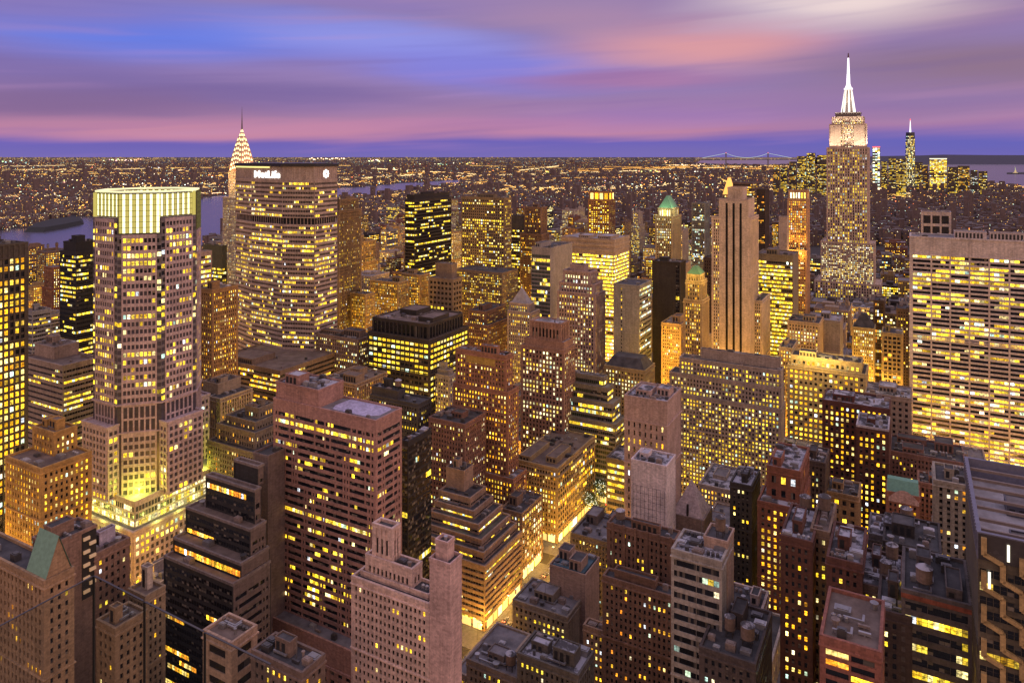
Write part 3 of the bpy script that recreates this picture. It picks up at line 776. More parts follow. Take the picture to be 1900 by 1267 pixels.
B('brick_tower', 'brown stone tower with a tall pillared crown and flat pale roof slab', 'skyscraper',
  [(968, 1046, 1066, 652, 540), (974, 1046, 1064, 638, 541, {'st': 'blank', 'ws': 'blank'}), (985, 1040, 1054, 603, 545, {'st': S('deco', p=.0, fh=8, bw=3)})], (.30, .19, .125),
  S('deco', bw=2.8, fh=3.3, p=.42, pal='w', pp=.5, raw=True), roof='pale', ph=0, nv=4, lm='the pillared brown tower')
B('brick_tower', 'orange red brick slab tower with gilded tile panel at its top', 'skyscraper',
  [(836, 952, 976, 892, 456), (841, 942, 964, 730, 462), (847, 938, 950, 664, 464, {'par': 1.6})], (.30, .135, .085),
  S('brick', bw=2.2, fh=3.1, p=.52, pal='g', rowv=.3, raw=True), roof='snow', ph=1, nv=6, tank=0, lm='the orange brick tower',
  extra=lambda t, mb, wins, polys, wm, rng: [(mm.box(polys[2][0][0][0] + 8, polys[2][0][0][0] + 30, polys[2][0][0][1] - .5, polys[2][0][0][1] - .3, polys[2][1] - 6.5, polys[2][1] - 1.6), mm.build('tile_panel', [wall_mat((.42, .27, .06))], t)) for mm in (MB(),)])
B('stone_building', 'grey deco block with stepped grey roof lantern, left of the orange brick tower', 'building', [(778, 834, 846, 700, 560), (782, 832, 842, 690, 563, {'st': 'blank', 'ws': 'blank'}), (796, 826, 832, 676, 568, {'D': 9, 'st': 'blank', 'ws': 'blank'})], (.34, .29, .26), S('brick', bw=3.2, p=.4, pal='y'), roof='grey', ph=0, nv=2)
B('office_block', 'black slab with pale water tanks on its roof, behind the rose granite tower', 'building', [(688, 776, 799, 752, 470), (690, 738, 752, 728, 476, {'st': 'blank', 'ws': 'blank'})], 'char', S('punch', p=.35, pal='y', bw=2.8), roof='dark', ph=1, tank=2, nv=4, lm='the black tank topped slab')
B('office_block', 'dark glass block between the rose granite tower and the terraced ziggurat', 'building', [(745, 757, 800, 822, 385)], 'black', S('glass', p=.12, pal='y', coh=.85), roof='grey', ph=0, nv=3)
B('brick_building', 'red brown brick block with flat dark top, left foot of the orange brick tower', 'building', [(797, 862, 900, 790, 445)], 'redbrown', S('brick', bw=2.6, p=.3, pal='w'), roof='dark', nv=5)
B('office_block', 'low rooftop with orange lit terrace behind the rose granite tower', 'building', [(600, 660, 716, 715, 520)], (.28, .2, .13), S('deco', p=.5, pal='g'), roof='brown', ph=2, nv=8)
B('office_block', 'cluttered roofed block between the broad ribbed tower and the dark wide cube', 'building', [(560, 664, 692, 632, 600)], (.25, .17, .13), S('brick', p=.4, pal='w'), roof='dark', ph=2, nv=9)
# -- fifth avenue, east side
ZIG = S('ribbon', fh=3.3, sp=.6, wh=.44, p=.35, coh=.8, rowv=.8, pal='y', gain=1.05)
B('ziggurat_building', 'brown ziggurat of banded terraces with a blank box on top, at the lit avenue corner', 'building',
  [(770, 899, 966, 1052, 390), (771, 897, 962, 1027, 395), (773, 893, 955, 1003, 401), (775, 887, 946, 975, 408, {'ph': 0}), (778, 878, 937, 950, 415), (782, 872, 924, 926, 421), (803, 861, 893, 876, 430, {'st': 'blank', 'ws': 'blank', 'D': 24})], (.30, .21, .155),
  ZIG, roof='dark', ph=2, nv=9, lm='the terraced ziggurat', parapet=.9)
B('brick_building', 'dotted brown brick block on the avenue behind the terraced ziggurat', 'building', [(930, 968, 1006, 955, 436)], 'brown', S('brick', bw=2.6, fh=3.4, p=.75, rowv=.25, pal='w'), wstyle=S('brick', bw=3.0, fh=3.4, ww=.55, p=.7, rowv=.25, pal='w', pp=.14, sp=.12, raw=True), roof='dark', nv=4)
B('stone_building', 'ornate golden stone corner block with a heavy cornice on the lit avenue', 'building', [(955, 1034, 1103, 872, 478)], (.40, .29, .15), S('deco', bw=2.6, fh=3.6, p=.5, pal='g', pp=.5), wstyle=S('deco', bw=3.4, fh=3.8, ww=.6, wh=.6, p=.45, pal='g', pp=.14, sp=.12, raw=True), roof='brown', ph=2, nv=10, lm='the ornate corner block', parapet=1.4,
  extra=lambda t, mb, wins, polys, wm, rng: [ring(mb, polys[0][0], 1.7, .1, polys[0][1] - 5, polys[0][1] - 4.1), ring(mb, polys[0][0], .9, .1, 9, 9.8)])
B('terraced_building', 'greenish glass terraced block stepping down beside the lit avenue', 'building',
  [(1040, 1142, 1160, 790, 530), (1042, 1136, 1152, 752, 535), (1046, 1127, 1142, 722, 541), (1058, 1120, 1132, 702, 548)], (.22, .20, .15), S('glass', fh=3.5, wh=.6, p=.6, pal='y', gain=.9, sp=.3, pp=.2), wstyle=S('ribbonlit', p=.7, gain=.9), roof='grey', ph=1, nv=5, glass=(.04, .05, .03), lm='the greenish terraced block')
# -- fifth avenue, west side and the streets beyond
B('office_block', 'low office of yellow ribbon floors behind the lit plaza trees', 'building', [(1126, 1200, None, 866, 490, {'D': 24})], (.16, .13, .10), S('ribbon', fh=4.2, p=.8, wh=.5, rowv=.3, coh=.7, pal='y', gain=1.0), roof='snow', ph=0, nv=4)
B('stone_building', 'rose stone block with slit windows and open machine roof', 'building', [(1160, 1237, 1263, 748, 440)], 'rose', S('punch', bw=3.6, fh=5, ww=.3, wh=.6, p=.22, pal='g', top=14), wstyle='blank', roof='snow', ph=2, nv=10, lm='the rose stone block')
B('office_tower', 'pale square gridded tower with a single column of amber windows', 'building', [(1172, 1236, 1253, 868, 370)], (.60, .54, .52), S('grid', fh=3.6, bw=2.2, ww=.9, wh=.6, pp=.25, sp=.25, p=.9, top=12, cols=(-3,), pal='g', panel=True), wstyle='blank', roof='snow', ph=1, nv=3, lm='the pale gridded tower')
B('stone_building', 'broad stone block stepped in three tiers of dotted yellow windows and long roof box', 'building',
  [(1226, 1448, 1456, 762, 500, {'D': 45}), (1244, 1449, 1455, 722, 503, {'D': 40}), (1262, 1449, 1455, 690, 506, {'D': 36}), (1300, 1448, 1452, 668, 512, {'D': 22, 'st': 'blank', 'ws': 'blank'})], (.31, .245, .21),
  S('punch', bw=2.3, fh=2.75, ww=.5, wh=.56, p=.62, coh=.1, rowv=.2, pal='y', gain=.8, raw=True), wstyle='blank', roof='dark', ph=2, nv=8, phh=2.5, lm='the three tiered stone block')
B('stone_building', 'golden hotel wing glowing with bright window rows, right of the three tiered stone block', 'building', [(1462, 1606, None, 697, 545, {'D': 30}), (1468, 1598, None, 676, 551, {'D': 18})], (.42, .31, .16),
  S('punch', bw=3.5, fh=4.0, ww=.52, wh=.52, p=.86, coh=.2, rowv=.15, pal='g', gain=1.2, raw=True), roof='dark', ph=1, nv=10, lm='the glowing hotel wing')
B('stone_building', 'narrow golden slab behind the three tiered stone block', 'building', [(1446, 1470, None, 648, 590, {'D': 30})], (.46, .34, .17), S('brick', p=.7, pal='g', rowv=.3), nv=3)
B('stone_building', 'tan apartment block with arched top windows behind the glowing hotel wing', 'building', [(1462, 1520, None, 602, 640, {'D': 30})], (.38, .28, .17), S('brick', bw=3.2, p=.5, pal='w'), roof='dark', nv=5)
B('office_block', 'blank grey brown party wall block rising behind the glowing hotel wing', 'building', [(1498, 1558, None, 598, 660, {'D': 30})], (.27, .22, .20), S('punch', cols=(0,), p=.4), roof='pale', nv=4)
B('stone_building', 'ornate gabled stone tower with slate roof, left of the white grid slab', 'building', [(1582, 1622, None, 612, 690, {'D': 22})], (.40, .29, .14), S('brick', bw=2.6, p=.6, pal='w'), roof='dark', ph=0, nv=0,
  extra=lambda t, mb, wins, polys, wm, rng: [(mm.taper(offset(polys[0][0], -.3), offset(polys[0][0], -7), polys[0][1] + .2, polys[0][1] + 13), mm.build('slate_roof', [roof_mat('dark')], t)) for mm in (MB(),)])
B('office_block', 'slim dark block with red tinted window columns, right of the gabled stone tower', 'building', [(1622, 1640, None, 560, 720, {'D': 22})], 'dkbrown', S('vert', p=.6, pal='r'), ph=0, nv=2)
B('stone_building', 'narrow ornate block outlined in gold light, just left of the white grid slab', 'building', [(1637, 1674, None, 622, 640, {'D': 24})], (.40, .30, .13), S('grid', p=.3, pal='r', bw=3.4), roof='dark', nv=3)
B('office_block', 'dark brown blank block leaning against the white grid slab', 'building', [(1664, 1692, None, 576, 690, {'D': 24})], 'dkbrown', S('brick', p=.2), ph=0, nv=3)
B('office_tower', 'huge pale travertine slab of wide window bays at the right picture edge', 'skyscraper', [(1690, 1935, None, 452, 538, {'D': 30})], (.56, .43, .41),
  S('ribbon', fh=3.55, bw=3.2, ww=.96, wh=.56, pp=1.0, sp=.6, pn=4, pw=.55, p=.5, coh=.62, rowv=.6, pal='y', gain=1.05, top=13, edge=1.4), roof='grey', ph=2, nv=6, lm='the huge white grid slab')
B('office_block', 'dark open framed block topped by a white square frame behind the white grid slab', 'building', [(1710, 1764, None, 396, 800, {'D': 24})], (.40, .36, .35), S('grid', bw=9, fh=12, ww=.8, wh=.75, p=.0, pal='w'), ph=0, nv=2)
B('stone_building', 'long stone block with a row of round openings under its cornice', 'building', [(1606, 1690, None, 742, 520, {'D': 30})], (.30, .215, .165), S('punch', bw=4, fh=4.2, p=.08), roof='snow', ph=2, nv=12, lm='the long cornice block')
B('brick_building', 'dark red brick block with snowy roof and a lower front bay of yellow windows', 'building', [(1527, 1650, None, 762, 455, {'D': 26})], 'dkred', S('brick', bw=3.2, fh=3.5, p=.62, pal='g', rowv=.3, raw=True), roof='snow', ph=1, nv=6, lm='the dark red twin block')
B('brick_building', 'dark red brick front bay trimmed by pale stone bands', 'building', [(1590, 1648, None, 800, 428, {'D': 24})], 'dkred', S('brick', bw=3.0, fh=3.5, p=.6, pal='g', rowv=.3, raw=True), roof='snow', ph=1, nv=4, pcol=wall_mat((.4, .36, .38)),
  extra=lambda t, mb, wins, polys, wm, rng: [(ring(mm, polys[0][0], .6, .1, z, z + .7), ) for mm in (MB(),) for z in (polys[0][1] - 14, polys[0][1] - 34, polys[0][1] - 46)] and None)
B('brick_tower', 'red brick tower with bright gold windows and a snowy penthouse roof', 'building', [(1407, 1482, 1502, 948, 345), (1424, 1484, 1500, 878, 352, {'D': 18, 'st': S('punch', p=.5, pal='w', top=2, fh=6, bw=5)})], (.21, .078, .046), S('brick', bw=2.7, fh=3.3, p=.78, pal='g', rowv=.25, gain=1.0, raw=True), roof='snow', ph=1, nv=6, lm='the red penthouse tower')
B('brick_building', 'black slim block with amber window rows, left of the red penthouse tower', 'building', [(1356, 1394, 1409, 905, 372)], (.045, .035, .032), S('brick', bw=2.6, p=.22, pal='g', rowv=.9), roof='snow', ph=1, nv=3)
B('brick_building', 'dark block with gold windows squeezed behind the red penthouse tower', 'building', [(1488, 1530, None, 862, 400, {'D': 22})], 'dkbrown', S('brick', p=.6, pal='g'), nv=4)
B('brick_building', 'low ochre arcaded building with arched windows between two dark red blocks', 'building', [(1528, 1592, None, 925, 400, {'D': 20})], (.30, .19, .10), S('punch', bw=4, fh=5, ww=.5, p=.3, pal='y'), roof='dark', ph=2, nv=8)
B('ornate_building', 'red brick front with a green mansard and pink baroque pediment', 'building', [(1645, 1705, None, 925, 400, {'D': 16})], (.28, .12, .08), S('brick', p=.22, pal='g', bw=3), roof='dark', ph=0, nv=2, lm='the green mansard front',
  extra=lambda t, mb, wins, polys, wm, rng: [(mm.taper(rect(polys[0][0][0][0], polys[0][0][1][0], polys[0][0][0][1], polys[0][0][0][1] + 8), rect(polys[0][0][0][0] + .3, polys[0][0][1][0] - .3, polys[0][0][0][1] + 3.5, polys[0][0][0][1] + 8), polys[0][1] + .2, polys[0][1] + 7), mm.build('mansard_roof', [metal_mat((.16, .34, .26), .7, .0)], t),
    [pm.face([(polys[0][0][0][0] + 1 + 1.58 * k, polys[0][0][0][1] - d, polys[0][1] - 4) for k in (0, 9.5)] + [(polys[0][0][0][0] + 1 + 1.58 * 9.5 * (1 - k / 8), polys[0][0][0][1] - d, polys[0][1] - 2 + 5.2 * math.sin(math.pi * k / 8)) for k in range(9)]) for d in (.9, )], pm.build('pediment', [wall_mat((.5, .33, .30))], t)) for mm in (MB(),) for pm in (MB(),)])
B('brick_building', 'brown brick front with a rounded gable and pillared windows', 'building', [(1705, 1752, None, 905, 410, {'D': 16})], (.24, .12, .08), S('deco', p=.3, pal='r', bw=2.8), roof='dark', ph=1, nv=4)
B('brick_building', 'low brown brick rooftop house before the white grid slab', 'building', [(1652, 1790, None, 862, 440, {'D': 30})], (.2, .115, .09), S('brick', p=.1), roof='dark', ph=3, nv=10, tank=1)
B('apartment_tower', 'grey beige apartment tower with stacked bays beside the gold hexagon tower', 'building', [(1735, 1800, None, 905, 330, {'D': 22})], (.27, .225, .19), S('deco', bw=3.6, ww=.42, p=.12, pal='r', fh=3.2), roof='dark', ph=1, nv=3, lm='the grey apartment tower')
# -- lower right, the dark blocks below
B('brick_building', 'brown ornate brick block with arched windows and a stepped parapet', 'building', [(1128, 1252, 1262, 1005, 318)], (.175, .098, .066), S('brick', bw=2.8, fh=3.6, ww=.42, p=.16, pal='g', rowv=.9), roof='dark', ph=1, nv=5, tank=1, lm='the brown ornate block',
  extra=lambda t, mb, wins, polys, wm, rng: [mb.box(x, x + 1.1, polys[0][0][0][1] - .95, polys[0][0][0][1] - .31, 0, polys[0][1] + 1.8) for x in [polys[0][0][0][0] + 2 + k * 5.4 for k in range(7)] if x < polys[0][0][1][0] - 1.2])
B('brick_building', 'lower projecting wing with pinnacles before the brown ornate block', 'building', [(1120, 1250, 1258, 1110, 300, {'D': 14}), (1140, 1216, 1222, 1082, 306, {'D': 8})], (.175, .098, .066), S('brick', bw=2.8, fh=3.6, p=.15, pal='r', rowv=.8), roof='dark', ph=0, nv=4)
B('office_building', 'white ribbed office block with greenish lit floors and a snowy roof', 'building', [(1248, 1338, 1356, 1046, 245)], (.33, .275, .25), S('ribbon', fh=3.7, bw=2.0, wh=.55, sp=.3, pn=4, pp=.4, p=.2, coh=.7, rowv=.9, pal='c', gain=.5), wstyle='blank', roof='snow', ph=0, nv=5, lm='the white ribbed office')
B('rooftop_bulkhead', 'tall blank tan bulkhead tower with a white tank dish on top', 'building', [(1306, 1350, 1362, 1010, 252, {'D': 9})], (.36, .25, .21), 'blank', roof='dark', ph=0, nv=1, tank=1)
B('brick_building', 'dark red brick block with an empty snowy roof terrace, left one of the twin fronts', 'building', [(1450, 1506, None, 1010, 250, {'D': 26})], (.115, .045, .033), S('brick', bw=2.6, p=.3, pal='g', rowv=.8), roof='snow', ph=1, tank=1, nv=6, lm='the dark twin fronts')
B('brick_building', 'dark recessed brick court between the twin red fronts', 'building', [(1506, 1538, None, 992, 256, {'D': 24})], (.2, .13, .09), S('brick', bw=2.6, p=.3, pal='y'), roof='brown', ph=1, tank=1, nv=4)
B('brick_building', 'dark red brick block with skylit snowy roof, right one of the twin fronts', 'building', [(1536, 1598, None, 1052, 236, {'D': 26})], (.115, .045, .033), S('brick', bw=2.6, p=.2, pal='g', rowv=.8), roof='snow', ph=2, nv=8)
B('brick_building', 'near black block with a pale open topped roof house behind the snowy rooftops', 'building', [(1612, 1668, None, 1005, 300, {'D': 20})], (.10, .085, .085), S('brick', p=.1), roof='snow', ph=2, nv=6)
B('brick_building', 'wide near black roof deck before the green mansard front', 'building', [(1640, 1745, None, 1030, 285, {'D': 26})], (.045, .036, .036), S('brick', p=.06), roof='dark', ph=2, nv=8, tank=1)
B('brick_building', 'dark block with patchy snow roof and tan round tank', 'building', [(1598, 1672, None, 1105, 232, {'D': 24})], (.10, .06, .05), S('brick', bw=2.8, p=.3, pal='y'), roof='snow', ph=1, tank=2, nv=6)
B('loft_building', 'wide loft building with big warehouse windows under a red top floor', 'building', [(1676, 1800, None, 1128, 208, {'D': 26})], (.11, .09, .08), S('ribbon', fh=4.0, bw=1.5, wh=.55, pn=4, pp=.5, sp=.35, p=.35, coh=.6, rowv=.8, pal='y'), roof='dark', ph=2, tank=2, nv=6, lm='the wide loft building',
  extra=lambda t, mb, wins, polys, wm, rng: [(ring(mm, polys[0][0], .62, .3, polys[0][1] - 1.5, polys[0][1] - .14), mm.build('cornice', [wall_mat((.24, .07, .04))], t)) for mm in (MB(),)])
B('scaffolded_building', 'rust red gridded building with a large sloping litter strewn roof', 'building', [(1524, 1632, None, 1215, 186, {'D': 24})], (.26, .10, .07), S('grid', fh=2.6, bw=5.5, ww=.9, wh=.6, pp=.3, sp=.4, p=.12, pal='r'), roof='brown', ph=0, nv=2, lm='the rust red gridded building')
B('brick_building', 'dark narrow block with scattered yellow windows under the twin red fronts', 'building', [(1630, 1690, None, 1150, 215, {'D': 20})], (.07, .045, .04), S('brick', p=.3, pal='y'), roof='dark', nv=3)
B('stone_building', 'white framed small building with a broad black roof', 'building', [(1334, 1402, 1424, 1168, 262)], (.45, .34, .29), S('grid', bw=3.2, fh=4.6, ww=.62, wh=.6, p=.1), roof='dark', ph=1, nv=3, lm='the white framed small building')
B('brick_building', 'dark low roof with three pale round tanks near the bottom edge', 'building', [(1300, 1400, 1430, 1236, 228)], (.08, .06, .055), S('brick', p=.2, pal='c'), roof='dark', ph=1, tank=3, nv=5)
# -- west side of the fifth avenue, near
B('stone_building', 'low grey brown corner building with small yellow windows on the lit avenue', 'building', [(953, 1052, 1084, 1148, 340), ], (.22, .17, .135), S('punch', bw=3.2, fh=3.5, p=.25, pal='y'), wstyle='blank', roof='grey', ph=2, nv=9, lm='the grey corner building')
B('office_block', 'blank walled low block with a teal metal roof beside the avenue', 'building', [(1020, 1086, 1112, 1070, 352)], (.30, .22, .17), 'blank', roof='dark', ph=2, nv=6, lm='the teal roofed block',
  extra=lambda t, mb, wins, polys, wm, rng: [(mm.prism(offset(polys[0][0], -1.2), polys[0][1] + .4, polys[0][1] + .9), mm.build('metal_roof', [metal_mat((.07, .14, .18), .5, .3)], t)) for mm in (MB(),)])
B('brick_building', 'low dark block with grey roof huts, below the lit plaza trees', 'building', [(1060, 1132, None, 1010, 400, {'D': 30})], (.15, .11, .095), S('brick', p=.15), roof='grey', ph=3, nv=8)
B('brick_building', 'low dark roof cluster with tanks by the bottom avenue corner', 'building', [(868, 960, 985, 1262, 275, {'D': 22})], (.16, .125, .11), S('brick', p=.2), roof='grey', ph=2, tank=1, nv=8)
B('brick_building', 'dark gabled shed roofs with grey metal patches at the bottom edge', 'building', [(962, 1072, 1100, 1256, 262, {'D': 30})], (.10, .085, .08), S('brick', p=.2), roof='snow', ph=3, tank=1, nv=10)
B('stone_building', 'small amber fronted building wedged before the lower pinnacled wing', 'building', [(1084, 1122, 1130, 1175, 318, {'D': 22})], (.30, .2, .12), S('brick', p=.6, pal='g', bw=2.6), roof='dark', ph=1, nv=4)
# -- lower left
GB = S('glass', fh=3.6, wh=.55, p=.22, pal='r', coh=.9, rowv=1.1, gain=.9)
B('terraced_building', 'black glass office stepping down in broad grey terraces with a stone flank', 'building',
  [(306, 432, 500, 1086, 296), (320, 447, 501, 1048, 300), (346, 464, 502, 985, 306), (384, 472, 503, 912, 312), (436, 478, 503, 868, 318, {'st': 'blank'})], (.03, .028, .03),
  GB, wstyle=S('slot', fh=4, p=.02, mi=2), wall2=(.15, .11, .10), roof='brown', pcol=wall_mat((.2, .16, .15)), ph=1, nv=5, lm='the black terraced glass office', parapet=1.0)
B('office_block', 'plain purple brown slab wall behind the black terraced glass office', 'building', [(470, 497, 503, 850, 330, {'D': 14})], (.17, .125, .125), 'blank', roof='dark', ph=0, nv=1)
ROSE = S('slot', p=.38, fh=3.3, wh=.52)
B('office_tower', 'rose granite tower with staggered ribbon windows and a lavender roof, on a stepped podium', 'skyscraper',
  [(486, 703, 770, 1232, 303, {'st': S('punch', bw=4.4, fh=4.2, ww=.55, p=.1, top=10)}), (504, 697, 755, 783, 313), (504, 591, 651, 727, 329, {'st': 'blank', 'ws': 'blank', 'D': 40, 'roof': 'snow'})], (.345, .195, .155),
  ROSE, roof='grey', ph=1, nv=7, lm='the rose granite tower', parapet=.9,
  extra=lambda t, mb, wins, polys, wm, rng: [(mm.prism([(polys[1][0][1][0] - 16.5 + x_, polys[1][0][1][1] + 11 + y_) for x_, y_ in ((-11, -8), (8, -8), (13, -4), (13, 4), (9, 8), (-12, 8), (-13, 2), (-13, -4))], polys[1][1] + .08, polys[1][1] + .22), mm.build('roof_ballast', [wall_mat((.40, .37, .52))], t)) for mm in (MB(),)])
B('deco_tower', 'pink white deco tower with a pillared lantern top, in front of the rose granite tower', 'skyscraper',
  [(655, 796, 826, 1124, 240, {'D': 26}), (669, 795, 826, 1108, 243, {'D': 22}), (681, 764, None, 1060, 248, {'D': 14}), (694, 727, 755, 985, 252, {'st': S('deco', p=.0, fh=7, bw=2.0, pp=.5)})], (.60, .41, .35),
  S('punch', bw=2.35, fh=3.3, ww=.52, wh=.55, p=.07, pal='y', rowv=.8), roof='dark', ph=0, nv=5, lm='the pink white deco tower')
B('stone_shaft', 'plain pink stone stair shaft with a steel topped bulkhead, beside the pink white deco tower', 'building', [(797, 835, 857, 1052, 235, {'D': 9}), (808, 830, 843, 1012, 238, {'D': 4.5})], (.56, .375, .325), 'blank', roof='dark', ph=0, nv=1)
B('stone_building', 'brown stone building with a rounded hall below the green mansard, bottom left corner', 'building', [(-60, 83, 134, 1082, 230, {'D': 30})], (.30, .20, .115), S('punch', bw=3, ww=.4, p=.14, pal='g'), roof='dark', ph=0, nv=0, lm='the green mansard house',
  extra=lambda t, mb, wins, polys, wm, rng: [(mm.face([(x0, y0, z), (x1, y0, z), (x1, ym, z + 12), (x0, ym, z + 12)]), mm.face([(x1, y1, z), (x0, y1, z), (x0, ym, z + 12), (x1, ym, z + 12)]), mm.build('mansard_roof', [metal_mat((.20, .36, .27), .7, .0)], t),
     gm.face([(x1 - .4, y0 + .3, z), (x1 - .4, y1 - .3, z), (x1 - .4, ym, z + 11.6)]), gm.build('gable', [wm], t)) for mm in (MB(),) for gm in (MB(),) for x0, x1, y0, y1, z in ((polys[0][0][1][0] - 11, polys[0][0][1][0] + .3, polys[0][0][0][1] + .2, polys[0][0][2][1] - .2, polys[0][1] + 1.2),) for ym in ((y0 + y1) / 2,)])
B('brick_building', 'tall blank brown brick wall with a narrow recessed stair, behind the green mansard house', 'building', [(60, 93, 178, 1016, 254)], (.24, .15, .11), 'blank', roof='dark', ph=1, nv=6, lm='the blank brown wall',
  extra=lambda t, mb, wins, polys, wm, rng: [(st_.box(.02, .25, y0, y0 + 5.2, z0 - 24, z0), st_.build('stair_shade_strip', [metal_mat((.025, .022, .02), .7, 0)], t), [(fl.box(.3, .9, y0 + .3 + (k % 2) * 2.2, y0 + 2.6 + (k % 2) * 2.2, z0 - 2.6 - k * 2.4, z0 - 1.5 - k * 2.4), fl.build('glowing_stair_flight', [emit_mat((1.0, .5, .18), .32)], t)) for k in range(9) for fl in (MB(),)]) for st_ in (MB(),) for y0, z0 in ((max(p[1] for p in polys[0][0]) * .68, polys[0][1] - .3),)])  # dark slab stands in for the recess's shade; flights glow as if lit
B('brick_building', 'brown rooftop block with a lavender bulkhead, right of the blank brown wall', 'building', [(150, 176, 238, 1032, 268)], (.20, .125, .095), S('punch', p=.1), roof='brown', ph=1, nv=4, phm=wall_mat((.38, .34, .42)))
B('brick_building', 'low tan house with a dark sunken roof near the glass railing', 'building', [(182, 214, 270, 1170, 238, {'D': 20})], (.27, .19, .11), S('punch', bw=3.2, p=.05), roof='brown', ph=1, nv=3)
B('brick_building', 'small tan block with a pale box on its roof, left of the black terraced office', 'building', [(240, 270, 304, 1110, 262)], (.27, .19, .125), S('brick', p=.12, pal='g'), roof='brown', ph=1, nv=3, phm=wall_mat((.42, .36, .31)), phh=8)
B('office_block', 'low cream block with one slot window, left of the rose tower podium', 'building', [(380, 430, 474, 1196, 240)], (.38, .28, .19), S('punch', bw=9, ww=.7, fh=5, p=.0), roof='brown', ph=0, nv=3)
B('office_block', 'low roofs with planters along the foot of the rose tower podium', 'building', [(470, 560, 600, 1252, 224, {'D': 22})], (.16, .12, .095), S('punch', p=.3, pal='g'), roof='dark', ph=2, nv=8)
# ------------------------------------------------------------------ floodlights (lamps placed to match floodlit walls and crowns)
def lamp(name, loc, col, power, size=1.5, parent=None):
    d = bpy.data.lights.new(name, 'POINT'); d.energy = power; d.color = col; d.shadow_soft_size = size
    o = bpy.data.objects.new(name, d); COL.objects.link(o); o.location = loc
    if parent: o.parent = parent
    return o

def uplight(loc, col, power, parent, deg=130):
    l = bpy.data.lights.new('floodlight', 'SPOT'); l.energy = power; l.color = col; l.shadow_soft_size = .8; l.spot_size = math.radians(deg); l.spot_blend = .5
    o = bpy.data.objects.new('floodlight', l); COL.objects.link(o); o.location = loc; o.rotation_euler = (math.pi, 0, 0); o.parent = parent
    return o

def poly_facades(L, mb, wins, poly, z0, z1, st, rng):
    mis, prd = [], .12
    for e in range(len(poly)):
        a, b = poly[e], poly[(e + 1) % len(poly)]
        if st is not None and faces_cam(L, a, b): facade(mb, wins, a, b, z0, z1, st, rng); mis.append(1)
        else: mis.append(0 if st is None else 1)
    mb.prism(poly, z0, z1, mis, 0)
def octagon(a, c=(0, 0), k=math.tan(math.pi / 8), sx=1.0, sy=1.0):
    b = a * k
    return [(c[0] + x * sx, c[1] + y * sy) for x, y in ((-b, -a), (b, -a), (a, -b), (a, b), (b, a), (-b, a), (-a, b), (-a, -b))]

